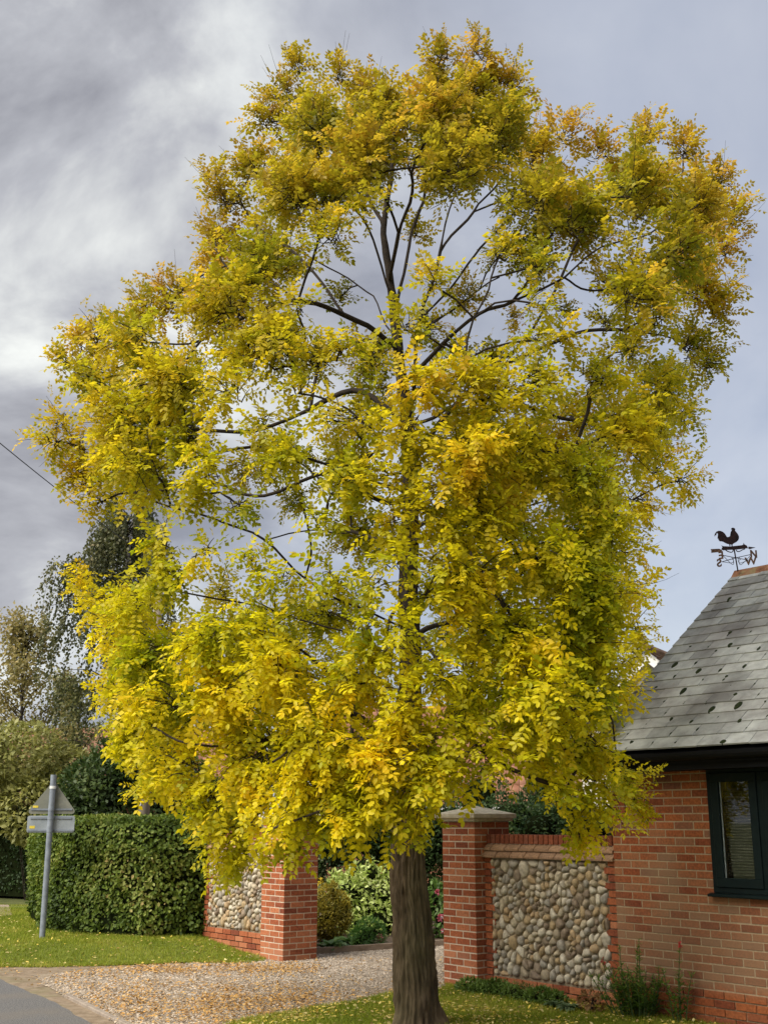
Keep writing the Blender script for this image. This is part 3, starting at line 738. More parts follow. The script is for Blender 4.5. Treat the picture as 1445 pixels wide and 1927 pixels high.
# moss in the joints
bm = bmesh.new()
rr = random.Random(21)
for x, r in joints:
    dens = .8 if 1 <= r <= 11 else (.5 if r < 1 else .14)
    if rr.random() < dens:
        for k in range(rr.choice((1, 1, 2))):
            p = Vector((x + rr.uniform(-.006, .006), 0, 0)) + Vector((0, -.31, EZ)) + sdir * (r * GA + rr.uniform(.01, GA * .75)) + snrm * .022
            s = rr.choice((.008, .012, .014, .02, .03))
            bmesh.ops.create_icosphere(bm, subdivisions=2, radius=1, matrix=Matrix.Translation(p) @ Euler((th, 0, 0)).to_matrix().to_4x4() @ Matrix.Diagonal((s * rr.uniform(.7, 1.2), s * rr.uniform(1.1, 2.4), s * .75, 1)))
for v in bm.verts: v.co += Vector(mnoise.noise_vector(v.co * 60)) * .004
me = bpy.data.meshes.new('moss'); bm.to_mesh(me); bm.free(); me.materials.append(M['moss'])
for p in me.polygons: p.use_smooth = True
o = link('moss', me, roof); o['kind'] = 'stuff'; o['label'] = 'dark green moss tufts growing in the slate joints'
# orange lichen crusts
bm = bmesh.new()
for k in range(26):
    r = rr.randrange(1, 13); x = rr.uniform(0.2, 2.6)
    for q in range(rr.randrange(3, 9)):
        p = Vector((x + rr.gauss(0, .03), 0, 0)) + Vector((0, -.31, EZ)) + sdir * (r * GA + .05 + rr.gauss(0, .012)) + snrm * .0235
        s = rr.uniform(.005, .014)
        bmesh.ops.create_icosphere(bm, subdivisions=1, radius=1, matrix=Matrix.Translation(p) @ Euler((th, 0, 0)).to_matrix().to_4x4() @ Matrix.Diagonal((s * 1.5, s, .0025, 1)))
me = bpy.data.meshes.new('lichen'); bm.to_mesh(me); bm.free(); me.materials.append(M['lichen'])
o = link('lichen', me, roof); o['kind'] = 'stuff'; o['label'] = 'orange lichen crusts on the slates'
# gutter, fascia, soffit
gp = [(-.30 - .11 * math.cos(a) + .0, EZ - .06 - .075 * math.sin(a)) for a in np.linspace(0.0, math.pi, 9)]
gp = [(-.315 + .06 * math.cos(a), EZ - .035 - .075 * math.sin(a)) for a in np.linspace(0, math.pi, 9)]
MB().prism(gp, 'x', -.06, HL + .1).build('gutter', M['black'], house)
MB().box(-.05, HL + .09, -.255, -.235, EZ - .19, EZ - .02).build('fascia', M['black'], house)
MB().box(-.05, HL + .09, -.235, .012, EZ - .19, EZ - .17).build('soffit', M['black'], house)
MB().box(-.052, -.03, -.29, -.256, EZ - .16, EZ - .07).build('fascia_end', M['black'], house)
# window
win = MB()
fr = .05
win.box(wx0, wx1, -.012, .075, wz0, wz0 + fr); win.box(wx0, wx1, -.012, .075, wz1 - fr, wz1)
win.box(wx0, wx0 + fr, -.012, .075, wz0 + fr, wz1 - fr); win.box(wx1 - fr, wx1, -.012, .075, wz0 + fr, wz1 - fr)
mid = (wx0 + wx1) / 2
win.box(mid - .03, mid + .03, -.012, .075, wz0 + fr, wz1 - fr)
win = win.build('window', M['frame'], house, bevel=.003)
for (a, d) in ((wx0 + fr + .002, mid - .032), (mid + .032, wx1 - fr - .002)):
    c = MB(); z0, z1 = wz0 + fr + .002, wz1 - fr - .002; q = .082
    c.box(a, d, -.026, .02, z0, z0 + q); c.box(a, d, -.026, .02, z1 - q, z1); c.box(a, a + q, -.026, .02, z0 + q, z1 - q); c.box(d - q, d, -.026, .02, z0 + q, z1 - q)
    c.build('casement', M['frame'], win, bevel=.003)
    MB().box(a + q - .006, d - q + .006, -.004, .006, z0 + q - .006, z1 - q + .006).build('pane', M['glass'], win)
    s = MB()
    s.box(a + q - .002, a + q + .009, .0075, .016, z0 + q, z1 - q); s.box(d - q - .009, d - q + .002, .0075, .016, z0 + q, z1 - q)
    s.build('spacer_bar', M['white'], win)
    bl = MB()
    for k in range(30):
        z = z0 + q + .02 + k * .026
        if z < z1 - q: bl.add([(a + .05, .10, z), (d - .05, .10, z), (d - .05, .118, z + .017), (a + .05, .118, z + .017)], [(0, 1, 2, 3)])
    bl.build('blind', M['blind'], win)
    h = MB(); zc = (z0 + z1) / 2 - .12
    h.tube([(d - q * .5, -.03, zc), (d - q * .5, -.055, zc), (d - q * .5 - .004, -.058, zc + .05), (d - q * .5 + .008, -.055, zc + .13)], .006, 6)
MB().box(wx0 - .3, wx1 + .3, .32, 1.6, wz0 - .4, wz1 + .1).build('room', M['room'], house)
MB().prism([(-.075, wz0 - .035), (.05, wz0 - .035), (.05, wz0 - .002), (-.012, wz0 - .002), (-.075, wz0 - .012)], 'x', wx0 - .03, wx1 + .03).build('sill', M['frame'], house, bevel=.003)

# ------------------------------------------------------------------ weather vane on the ridge
vb = HO + u * 0.02 + inn * RY + Vector((-.045, 0, 0)); vb.z = RZ + .045
vane = empty('weather_vane', vb, 0); tag(vane, 'rusty iron rooster weather vane with compass letters on the roof ridge', 'weather vane')
vsz = 1 / 1445 * 125 / 155.0            # metres per zoomed pixel
def vp(x, y): return ((x - 735) * vsz, (1175 - y) * vsz)
MB().tube([(vp(741, 1250)[0], 0, vp(741, 1250)[1] + .02), (vp(735, 1175)[0], 0, vp(735, 1175)[1]), (vp(690, 680)[0], 0, vp(690, 680)[1])], .0085, 8).build('rod', M['vane'], vane)
rooster = [(650, 235), (668, 212), (690, 200), (715, 203), (735, 215), (752, 235), (745, 250), (742, 270), (770, 305), (800, 350), (818, 400), (815, 445), (795, 490), (750, 530), (700, 555), (665, 580), (658, 622), (640, 622), (640, 585), (612, 580), (612, 622), (594, 622), (592, 578), (550, 570), (500, 545), (470, 525), (430, 512), (385, 510), (365, 480), (355, 440), (340, 450), (350, 400), (360, 350), (345, 318), (325, 340), (318, 378), (305, 360), (285, 405), (280, 370), (300, 325), (330, 290), (375, 272), (420, 275), (470, 295), (510, 335), (535, 380), (552, 415), (590, 412), (625, 390), (632, 350), (645, 300), (665, 265), (680, 245)]
MB().prism([vp(*p) for p in rooster], 'y', -.004, .004).build('rooster', M['vane'], vane)
bar = [(420, 660), (440, 640), (415, 605), (450, 622), (600, 630), (780, 610), (870, 600), (905, 580), (910, 545), (922, 580), (975, 610), (990, 650), (970, 670), (900, 680), (720, 700), (560, 705), (440, 715), (418, 690)]
MB().prism([vp(*p) for p in bar], 'y', -.005, .005).build('scroll_plate', M['vane'], vane)
MB().prism([vp(*p) for p in [(985, 655), (1018, 655), (1010, 632), (1165, 652), (1025, 692), (1018, 672), (985, 672)]], 'y', -.004, .004).build('arrow_head', M['vane'], vane)
MB().prism([vp(*p) for p in [(420, 700), (390, 698), (365, 680), (170, 688), (190, 718), (175, 728), (190, 745), (175, 772), (350, 755), (400, 765), (420, 715)]], 'y', -.004, .004).build('arrow_tail', M['vane_letter'], vane)
def arc(pts, y=0): return catmull([(vp(*p)[0], y, vp(*p)[1]) for p in pts], 4)
MB().tube(arc([(500, 712), (560, 745), (620, 760), (658, 740), (665, 705)]), .006, 6).build('scroll', M['vane'], vane)
MB().tube(arc([(735, 705), (750, 735), (800, 742), (870, 705), (930, 685)]), .006, 6).build('scroll', M['vane'], vane)
hub = Vector((vp(712, 885)[0], 0, vp(712, 885)[1]))
def vp3(x, y, dy):
    p = vp(x, y); k = (vb.y + dy) / vb.y
    return Vector(((vb.x + p[0]) * k - vb.x, dy, (vb.z + p[1] - CAMH) * k + CAMH - vb.z))
def letter(ch, x, y, hgt, dy, rz):
    cu = bpy.data.curves.new('letter', 'FONT'); cu.body = ch; cu.size = hgt * 1.42; cu.extrude = .004; cu.align_x = 'CENTER'; cu.offset = .004
    ob = bpy.data.objects.new('tmp', cu); COL.objects.link(ob)
    dg = bpy.context.evaluated_depsgraph_get(); me = bpy.data.meshes.new_from_object(ob.evaluated_get(dg)); bpy.data.objects.remove(ob)
    me.materials.append(M['vane_letter'])
    o = link('letter', me, vane, vp3(x, y, dy), (math.pi / 2, 0, rz)); o['label'] = 'compass letter ' + ch
letter('N', 1112, 875, 165 * vsz, .17, .25)
letter('S', 338, 1080, 165 * vsz, -.17, math.pi - .55)
letter('W', 1038, 1035, 165 * vsz, -.14, -.5)
letter('E', 392, 905, 165 * vsz, .14, math.pi - .75)
for (x, y, dy) in ((1065, 805, .17), (400, 975, -.17), (985, 935, -.14), (425, 825, .14)):
    a = vp3(x, y, dy)
    MB().tube([hub, a], .005, 6).build('arm', M['vane'], vane)
    lo = Vector((hub.x + (a.x - hub.x) * .3, dy * .3, hub.z - .075)); mdl = Vector((hub.x + (a.x - hub.x) * .18, dy * .18, hub.z - .03))
    MB().tube(catmull([a, lo, mdl, Vector((hub.x + (a.x - hub.x) * .3, dy * .3, hub.z - .005))], 4), .0035, 5).build('arm_scroll', M['vane'], vane)

# ------------------------------------------------------------------ road sign seen from behind
sb = on_z(80, 1765, .16); SY = sb.y
sx = at_y(92, 1600, SY).x
st = empty('road_sign', (sb.x, SY, 0.0), math.radians(6)); tag(st, 'back of a triangular road sign with plate on a grey pole before the hedge', 'road sign')
topz = at_y(104, 1458, SY).z
MB().tube([(0, 0, -.1), (0, 0, topz)], .043, 16).build('pole', M['galv'], st, smooth=False)
kpx = (SY * CP) / F_PX * .985
def sz(py): return at_y(104, py, SY).z
apex, bot = sz(1470), sz(1531)
tri = []
W2 = .345
for (c, a0) in (((0, apex - .05), 90), ((-W2 + .05, bot + .035), 210), ((W2 - .05, bot + .035), 330)):
    for k in range(-3, 4): tri.append((c[0] + .04 * math.cos(math.radians(a0 + k * 19)), c[1] + .04 * math.sin(math.radians(a0 + k * 19))))
MB().prism(tri, 'y', .052, .056).build('triangle_plate', M['signback'], st)
r0, r1 = sz(1567), sz(1535)
rec = []
for cx_, cz_, a0 in ((W2 - .03, r1 - .03, 0), (-W2 + .03, r1 - .03, 90), (-W2 + .03, r0 + .03, 180), (W2 - .03, r0 + .03, 270)):
    for k in range(4): rec.append((cx_ + .03 * math.cos(math.radians(a0 + k * 30)), cz_ + .03 * math.sin(math.radians(a0 + k * 30))))
MB().prism(rec, 'y', .052, .056).build('lower_plate', M['signback2'], st)
for z, wv in ((apex - .09, .05), (bot + .06, .30), (r1 - .035, .30), (r0 + .03, .33)):
    MB().box(-wv, wv, .040, .053, z - .013, z + .013).build('rail', M['galv'], st)
    MB().tube([(0.0, 0, z - .02), (0.0, 0, z + .02)], .047, 16).build('clamp', M['white'] if z > bot and z > apex - .2 else M['galv'], st)
MB().box(-W2 + .065, -W2 + .145, .049, .0515, bot + .085, bot + .115).build('sticker', M['sticker'], st)
MB().box(-W2 + .04, -W2 + .115, .049, .0515, r0 + .06, r0 + .10).build('sticker', M['sticker'], st)

# ------------------------------------------------------------------ foliage things
def lump_points(n, ellipsoids, surf_bias=0.55):
    """random points in a union of ellipsoids, biased to the outside; returns points and outward normals"""
    vol = np.array([e[3] * e[4] * e[5] for e in ellipsoids]) ** (2 / 3); pick = rng.choice(len(ellipsoids), n, p=vol / vol.sum())
    E = np.array(ellipsoids)[pick]
    d = rand_dir(n); r = rng.random(n) ** (1 / 3); r = r + (1 - r) * surf_bias
    P = E[:, :3] + d * r[:, None] * E[:, 3:6]
    return P, norm(d / E[:, 3:6]), r
def bushy(parent_name, base, ells, n, size, stops, label, cat, mat='shrub_leaf', droop=.2, aspect=.55, zmin=.01, group=None, stems=5, name=None, up=.3, seed=0.0, tipbright=.35, core=.55):
    t = empty(parent_name, base); tag(t, label, cat, group)
    P, Nn, r = lump_points(n, ells)
    B = np.array(base); keep = P[:, 2] > B[2] + zmin; P, Nn, r = P[keep], Nn[keep], r[keep]; k = len(P)
    D = norm(Nn * .7 + rand_dir(k) * .9 + np.array([0, 0, -droop + up * .3]))
    FN = norm(Nn * .5 + rand_dir(k) * .6 + np.array([0, 0, .8]))
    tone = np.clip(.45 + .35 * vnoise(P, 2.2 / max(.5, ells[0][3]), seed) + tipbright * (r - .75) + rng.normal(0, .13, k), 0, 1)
    L = rng.uniform(size * .7, size * 1.25, k)
    V, Fc, C = leaf_arrays(P - B, D, FN, L, L * aspect, pal(tone, stops), DIA_V, DIA_F)
    o = mesh_np('foliage', V, Fc, M[mat], t, col=C); o['kind'] = 'stuff'
    mb = MB()
    for i in range(stems):
        e = ells[i % len(ells)]
        a = rng.uniform(0, 6.28); tip = np.array(e[:3]) + np.array([math.cos(a) * e[3] * .5, math.sin(a) * e[4] * .5, e[5] * .35]) - B
        mb.tube(catmull([(rng.normal(0, .03), rng.normal(0, .03), -.03), tuple(tip * .45 + np.array([0, 0, .1 * tip[2]])), tuple(tip)], 3), np.linspace(.012, .004, 7) * max(1, ells[0][3]), 5)
    mb.build('stems', M['branch'], t)
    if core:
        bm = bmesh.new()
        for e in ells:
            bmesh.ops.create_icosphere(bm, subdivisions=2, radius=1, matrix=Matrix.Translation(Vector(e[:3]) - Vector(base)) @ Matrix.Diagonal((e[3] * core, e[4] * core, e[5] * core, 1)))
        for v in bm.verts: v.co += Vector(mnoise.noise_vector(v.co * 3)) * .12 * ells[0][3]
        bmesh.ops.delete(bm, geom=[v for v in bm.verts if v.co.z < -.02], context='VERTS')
        me = bpy.data.meshes.new('shade_core'); bm.to_mesh(me); bm.free(); me.materials.append(M['core']); link('shade_core', me, t)['kind'] = 'stuff'  # added near-black lumps, their colour stands in for shade deep among the leaves
    return t

def hedge(name, poly, z0, z1, n, size, stops, label, group=None, jit=.06, top_round=.12):
    """clipped hedge: leaf shell over a dark body"""
    t = empty(name, (poly[0][0], poly[0][1], z0)); tag(t, label, 'hedge', group)
    B = np.array([poly[0][0], poly[0][1], z0])
    pts = [Vector(p) for p in poly]; ctr = sum(pts, Vector((0, 0))) / len(pts)
    inner = [p + (ctr - p).normalized() * .14 for p in pts]
    MB().prism([(p.x - B[0], p.y - B[1]) for p in inner], 'z', -.05, z1 - z0 - .13).build('shade_core', M['core'], t)  # added solid body, shade inside the hedge put into its near-black colour
    seg = []; 
    for i in range(len(pts)):
        a, c = pts[i], pts[(i + 1) % len(pts)]; seg.append((a, c, (c - a).length))
    area = sum(s[2] for s in seg) * (z1 - z0); pr = np.array([s[2] for s in seg]); pr /= pr.sum()
    n_top = int(n * .16); ns_ = n - n_top
    idx = rng.choice(len(seg), ns_, p=pr); tt = rng.random(ns_)
    A = np.array([s[0][:] for s in seg])[idx]; Cc = np.array([s[1][:] for s in seg])[idx]
    xy = A + (Cc - A) * tt[:, None]; dd = norm(np.column_stack([Cc - A, np.zeros(ns_)])); Nn = np.column_stack([dd[:, 1], -dd[:, 0], np.zeros(ns_)])
    if (Nn[0, :2] @ (np.array(ctr[:]) - xy[0])) > 0: Nn = -Nn
    z = z0 + (z1 - z0) * rng.random(ns_)
    P = np.column_stack([xy, z])
    bump = .14 * vnoise(P, 1.1, 4.0) + .08 * vnoise(P, 3.1, 1.0)
    inset = np.abs(rng.normal(0, jit, ns_)) + top_round * sstep(z1 - .25, z1, z) ** 2 + .10 * sstep(z0 + .25, z0, z)
    P = P + Nn * (bump - inset)[:, None]
    Q = scatter([(p.x, p.y) for p in pts], n_top)
    T = np.column_stack([Q, np.full(n_top, z1)]); T[:, 2] += .05 * vnoise(T, 1.5, 2.0) - np.abs(rng.normal(0, .03, n_top))
    P = np.vstack([P, T]); Nn = np.vstack([Nn, np.tile([0, 0, 1.0], (n_top, 1))]); k = len(P)
    D = norm(rand_dir(k) * .8 + Nn * .3 + np.array([0, 0, -.35])); FN = norm(Nn + rand_dir(k) * .55 + np.array([0, 0, .25]))
    tone = np.clip(.42 + .5 * vnoise(P, 1.3, 7.0) + .25 * vnoise(P, 4, 3.0) + rng.normal(0, .16, k), 0, 1)
    L = rng.uniform(size * .7, size * 1.25, k)
    V, Fc, C = leaf_arrays(P - B, D, FN, L, L * .62, pal(tone, stops))
    o = mesh_np('foliage', V, Fc, M['hedge_leaf'], t, col=C); o['kind'] = 'stuff'
    return t
hed = [(0, (.040, .068, .010)), (.3, (.095, .145, .018)), (.6, (.17, .22, .034)), (.88, (.31, .32, .08)), (1, (.40, .30, .11))]
hedge('clipped_hedge', [(-2.72, 18.25), (-3.5, 18.02), (-4.75, 18.62), (-5.35, 19.3), (-6.25, 21.5), (-5.2, 22.2), (-3.6, 20.3), (-2.2, 19.4)], .10, 1.86, 30000, .062, hed, 'clipped beech hedge running from the cobble wall round the corner behind the road sign')
hed2 = [(0, (.014, .030, .008)), (.5, (.035, .07, .014)), (1, (.08, .12, .03))]
hedge('clipped_hedge', [(-8.2, 29.0), (-13, 31.5), (-12.5, 33), (-7.0, 30.4)], .1, 2.12, 9000, .08, hed2, 'dark clipped hedge beyond the pale gravel entrance')

# far side things behind the hedge
dk = [(0, (.018, .036, .010)), (.5, (.050, .085, .020)), (1, (.13, .17, .05))]
ol = [(0, (.06, .07, .025)), (.5, (.13, .135, .045)), (1, (.24, .215, .085))]
def E(px, py, Y, rx, rz, ry=None):
    p = at_y(px, py, Y); s = Y / F_PX
    return (p.x, p.y, p.z, rx * s, (ry or rx) * s, rz * s)
def base_of(px, Y): p = at_y(px, 1600, Y); return (p.x, p.y, 0.0)
bushy('evergreen_shrub', base_of(190, 25.5), [E(190, 1500, 25.5, 85, 75), E(240, 1440, 25.8, 70, 60), E(150, 1560, 25.2, 60, 80)], 9000, .12, dk, 'dark evergreen shrub behind the clipped hedge beneath the weeping birch', 'shrub')
bushy('evergreen_shrub', base_of(330, 26), [E(330, 1500, 26, 80, 80), E(400, 1530, 26, 70, 60), E(310, 1440, 26.4, 50, 50)], 8000, .12, dk, 'dark evergreen shrub beside the wooden pole behind the hedge', 'shrub')
bushy('olive_shrub', base_of(60, 29), [E(40, 1420, 29, 80, 60), E(110, 1460, 29.4, 60, 60), E(80, 1520, 29, 80, 70), E(-40, 1450, 29, 70, 80)], 8000, .15, [(0, (.15, .16, .04)), (.5, (.30, .30, .085)), (1, (.46, .42, .15))], 'yellowish green bushy tree behind the bright conifer', 'shrub', core=0)
# conifer
cb = base_of(8, 34)
bushy('conifer_shrub', cb, [E(3, 1590, 34, 50, 70), E(2, 1530, 34, 40, 50), E(-2, 1485, 34, 30, 44), E(-8, 1450, 34, 18, 30)], 8000, .13, [(0, (.015, .045, .008)), (.5, (.05, .13, .02)), (1, (.12, .23, .04))], 'bright green feathery conifer rising over the far dark hedge', 'conifer', aspect=.25, up=1.2)

def tube_tree(parent, trunk_pts, radii, m='branch', name='trunk', seg=10):
    mb = MB(); mb.tube(catmull(trunk_pts, 4), np.interp(np.linspace(0, 1, (len(trunk_pts) - 1) * 4 + 1), np.linspace(0, 1, len(radii)), radii), seg)
    return mb.build(name, M[m], parent, smooth=True)
M['birch_bark'] = surf('birch_bark', [(0.35, (.06, .055, .05)), (.5, (.45, .42, .38)), (.8, (.6, .57, .53))], 5, 5, .8, .2, 30, .004, stretch=(1, 1, 2.5))
def birch(px, Y, top_py, label):
    b = base_of(px, Y); top = at_y(px + 12, top_py, Y).z
    t = empty('birch_tree', b); tag(t, label, 'tree')
    tube_tree(t, [(0, 0, -.1), (.1, 0, top * .3), (-.05, .05, top * .6), (.15, 0, top * .95)], [.17, .13, .08, .015], 'birch_bark')
    PP = []; DD = []; TT = []
    tw = MB()
    for i in range(62):
        z = top * (.30 + .68 * rng.random() ** .8); a = rng.uniform(0, 6.28)
        reach = 1.9 * min(1.0, (top * 1.04 - z) / (top * .32)) * rng.uniform(.5, 1.05)
        tip = np.array([math.cos(a) * reach, math.sin(a) * reach, z + reach * .35])
        mid = np.array([math.cos(a) * reach * .5, math.sin(a) * reach * .5, z + reach * .32])
        cur = catmull([(0.05, 0, z), tuple(mid), tuple(tip)], 3)
        tw.tube(cur, np.linspace(.022, .006, len(cur)), 5)
        for s in range(12):
            q0 = np.array(cur[2 + int(rng.integers(0, len(cur) - 2))][:]) + rng.normal(0, .08, 3)
            ln = rng.uniform(.6, 1.9) * (.55 + .45 * min(1, z / top + .2)); k = int(ln * 34)
            f = np.linspace(0, 1, k)
            sway = rng.normal(0, .12, 2)
            line = q0 + np.column_stack([np.cos(a) * .35 * np.sqrt(f) + sway[0] * f, np.sin(a) * .35 * np.sqrt(f) + sway[1] * f, -ln * f ** 1.15])
            PP.append(line + rng.normal(0, .035, (k, 3))); DD.append(np.tile([math.cos(a) * .3, math.sin(a) * .3, -1], (k, 1)) + rng.normal(0, .5, (k, 3)))
            TT.append(np.full(k, rng.random()))
            if s % 3 == 0: tw.tube([tuple(line[j]) for j in (0, k // 2, k - 1)], [.005, .004, .003], 3)
    tw.build('branches', M['branch'], t)['kind'] = 'stuff'
    P = np.vstack(PP); D = norm(np.vstack(DD)); T = np.concatenate(TT); k = len(P)
    tone = np.clip(T * .6 + rng.random(k) * .4, 0, 1)
    L = rng.uniform(.065, .11, k)
    V, Fc, C = leaf_arrays(P, D, rand_dir(k), L, L * .7, pal(tone, [(0, (.045, .055, .020)), (.5, (.10, .11, .042)), (.85, (.18, .17, .07)), (1, (.26, .20, .08))]), DIA_V, DIA_F)
    mesh_np('foliage', V, Fc, M['shrub_leaf'], t, col=C)['kind'] = 'stuff'
birch(205, 29.5, 915, 'tall weeping birch with hanging grey green twigs behind the hedge')
def loose_tree(px, Y, top_py, spread, n, stops, label, size=.1):
    b = base_of(px, Y); top = at_y(px, top_py, Y).z; s = Y / F_PX
    t = empty('young_tree', b); tag(t, label, 'tree')
    tube_tree(t, [(0, 0, -.1), (.05, 0, top * .4), (-.05, 0, top * .95)], [.10, .07, .01])
    P = []; tw = MB()
    for i in range(60):
        z = top * (.22 + .74 * rng.random()); a = rng.uniform(0, 6.28); reach = spread * s * (1.15 - .8 * (z / top)) * rng.uniform(.5, 1.1)
        cur = catmull([(0, 0, z), (math.cos(a) * reach * .5, math.sin(a) * reach * .5, z + reach * .45), (math.cos(a) * reach, math.sin(a) * reach, z + reach * .75)], 3)
        tw.tube(cur, np.linspace(.02, .004, len(cur)), 5)
        c = np.array([q[:] for q in cur[2:]])
        k = n // 60
        P.append(c[rng.integers(0, len(c), k)] + rng.normal(0, .16, (k, 3)))
    tw.build('branches', M['branch'], t)['kind'] = 'stuff'
    P = np.vstack(P); k = len(P); L = rng.uniform(size * .7, size * 1.2, k)
    V, Fc, C = leaf_arrays(P, norm(rand_dir(k) + np.array([0, 0, -.3])), norm(rand_dir(k) + np.array([0, 0, .6])), L, L * .6, pal(np.clip(.5 + .3 * vnoise(P, .8) + rng.normal(0, .2, k), 0, 1), stops), DIA_V, DIA_F)
    mesh_np('foliage', V, Fc, M['shrub_leaf'], t, col=C)['kind'] = 'stuff'
loose_tree(20, 33, 1165, 130, 9000, [(0, (.15, .14, .04)), (.5, (.33, .28, .10)), (1, (.46, .35, .14))], 'thin autumn tree with pale yellow brown leaves behind the bushes', .12)
loose_tree(135, 37, 1290, 120, 8000, [(0, (.12, .14, .05)), (.5, (.26, .27, .10)), (1, (.38, .34, .15))], 'thin pale green tree behind the drooping birch', .13)

# wooden pole and wires
pb = at_y(270, 1500, 24.0); tp = at_y(286, 1075, 24.0)
up = empty('utility_pole', (pb.x, 24.0, 0)); tag(up, 'weathered wooden utility pole behind the hedge', 'utility pole')
pt = Vector((.12, 0, tp.z + .25))
MB().tube([(0, 0, -.2), tuple(pt * .5), tuple(pt)], [.115, .105, .085], 14).build('pole', M['pole_wood'], up, smooth=True)
MB().box(-.06, -.01, -.122, -.10, 2.1, 2.17).build('number_plate', M['white'], up)
MB().box(-.07, .07, -.12, -.09, tp.z - .2, tp.z + .1).build('bracket', M['galv'], up)
def wire(a, b, sag, label):
    o = MB().tube([tuple(a.lerp(b, k / 16) + Vector((0, 0, -4 * sag * (k / 16) * (1 - k / 16)))) for k in range(17)], .008, 5).build('overhead_wire', M['wire'])
    tag(o, label, 'wire')
topw = Vector((pb.x + .12, 23.9, tp.z))
wa = at_y(0, 824, 17.0); d1 = at_y(112, 918, 21.5)
wire(topw + Vector((0, 0, .1)), wa + (wa - topw) * .6, .12, 'black overhead wire rising steeply towards the road from the pole')
wb = at_y(0, 1147, 36.0)
wire(topw + Vector((0, 0, -.05)), wb + (wb - topw) * 1.0, .25, 'black overhead wire running level past the birch')

# ------------------------------------------------------------------ houses behind
def tile_roof(parent, x0, x1, ye, ze, yr, zr, m, tw, gauge, name='roof', wave=.03):
    """one roof slope of overlapping tile courses from eave (ye, ze) to ridge (yr, zr); each tile is real relief"""
    L = math.hypot(yr - ye, zr - ze); nr = max(2, int(L / gauge)); nc = max(2, int(abs(x1 - x0) / tw))
    dy, dz = (yr - ye) / L, (zr - ze) / L; sg = 1 if dy > 0 else -1
    ny, nz = -dz * sg * 1.0, abs(dy)
    mb = []; F4 = []
    xs = np.linspace(x0, x1, nc + 1)
    for r in range(nr):
        a, b_ = r * L / nr - .02, (r + 1) * L / nr + .03
        for c in range(nc):
            q = .004; xa, xb = xs[c] + q, xs[c + 1] - q; xm = (xa + xb) / 2
            jz = rng.normal(0, .004)
            lift0, lift1 = .045 + jz, .012
            i = len(mb)
            for (s, lf) in ((a, lift0), (b_, lift1)):
                for (x, wv) in ((xa, 0), (xm, wave), (xb, 0)):
                    h = lf + wv
                    mb.append((x, ye + dy * s + (-dz if dy > 0 else dz) * h, ze + dz * s + abs(dy) * h))
            for x, k in ((xa, 0), (xm, 0), (xb, 0)): mb.append((x, ye + dy * a, ze + dz * a))
            F4 += [(i, i + 1, i + 4, i + 3), (i + 1, i + 2, i + 5, i + 4), (i + 6, i + 7, i + 1, i), (i + 7, i + 8, i + 2, i + 1)]
    o = mesh_np(name, np.array(mb), np.array(F4), M[m], parent); o['kind'] = 'stuff'
    return o
def cottage(label, loc, rz, Lx, Wy, ze, zr, wallm, roofm, tw, gauge, wave, windows=(), name='cottage'):
    t = empty(name, loc, rz); tag(t, label, 'house')
    b = MB(); b.prism([(0, -.2), (Wy, -.2), (Wy, ze), (Wy / 2, zr - .12), (0, ze)], 'x', 0, Lx); b.build('wall', M[wallm], t)
    tile_roof(t, -.2, Lx + .2, -.3, ze - .12, Wy / 2, zr, roofm, tw, gauge, wave=wave)
    tile_roof(t, -.2, Lx + .2, Wy + .3, ze - .12, Wy / 2, zr, roofm, tw, gauge, wave=wave)
    MB().box(-.2, Lx + .2, Wy / 2 - .12, Wy / 2 + .12, zr - .03, zr + .09).build('ridge', M[roofm], t, bevel=.03)
    MB().box(-.18, Lx + .18, -.29, -.26, ze - .24, ze - .10).build('fascia', M['white'], t)
    for (x0, x1, z0, z1) in windows:
        f = MB(); f.box(x0, x1, -.04, .02, z0, z0 + .07); f.box(x0, x1, -.04, .02, z1 - .07, z1); f.box(x0, x0 + .07, -.04, .02, z0, z1); f.box(x1 - .07, x1, -.04, .02, z0, z1); f.box((x0 + x1) / 2 - .03, (x0 + x1) / 2 + .03, -.035, .015, z0 + .07, z1 - .07)
        wv = f.build('window', M['white'], t)
        MB().box(x0 + .06, x1 - .06, -.012, -.004, z0 + .06, z1 - .06).build('pane', M['room'], wv)
    return t
def ZY(py, Y): return at_y(700, py, Y).z
M['far_brick'] = surf('far_brick', [(0.3, (.22, .09, .05)), (.7, (.36, .17, .10))], 6, 5, .9, .2, 30, .006, 'world', stretch=(1, 1, 3))
Yd = 42
cottage('long low house with pink red pantile roof seen behind the hedge trees', (at_y(30, 1450, Yd).x, Yd - 3, 0), 0, at_y(480, 1450, Yd).x - at_y(30, 1450, Yd).x, 6.0, 2.7, 4.9, 'far_brick', 'pantile', .30, .32, .05, ((2, 3.2, 1, 2.2),))
cottage('brown tiled garage roof behind the yellow tree', (at_y(620, 1450, 27).x, 26.0, 0), math.radians(-8), at_y(1010, 1450, 27).x - at_y(620, 1450, 27).x + .6, 4.6, 2.25, 4.35, 'far_brick', 'pantile', .26, .30, .05, (), name='garage')
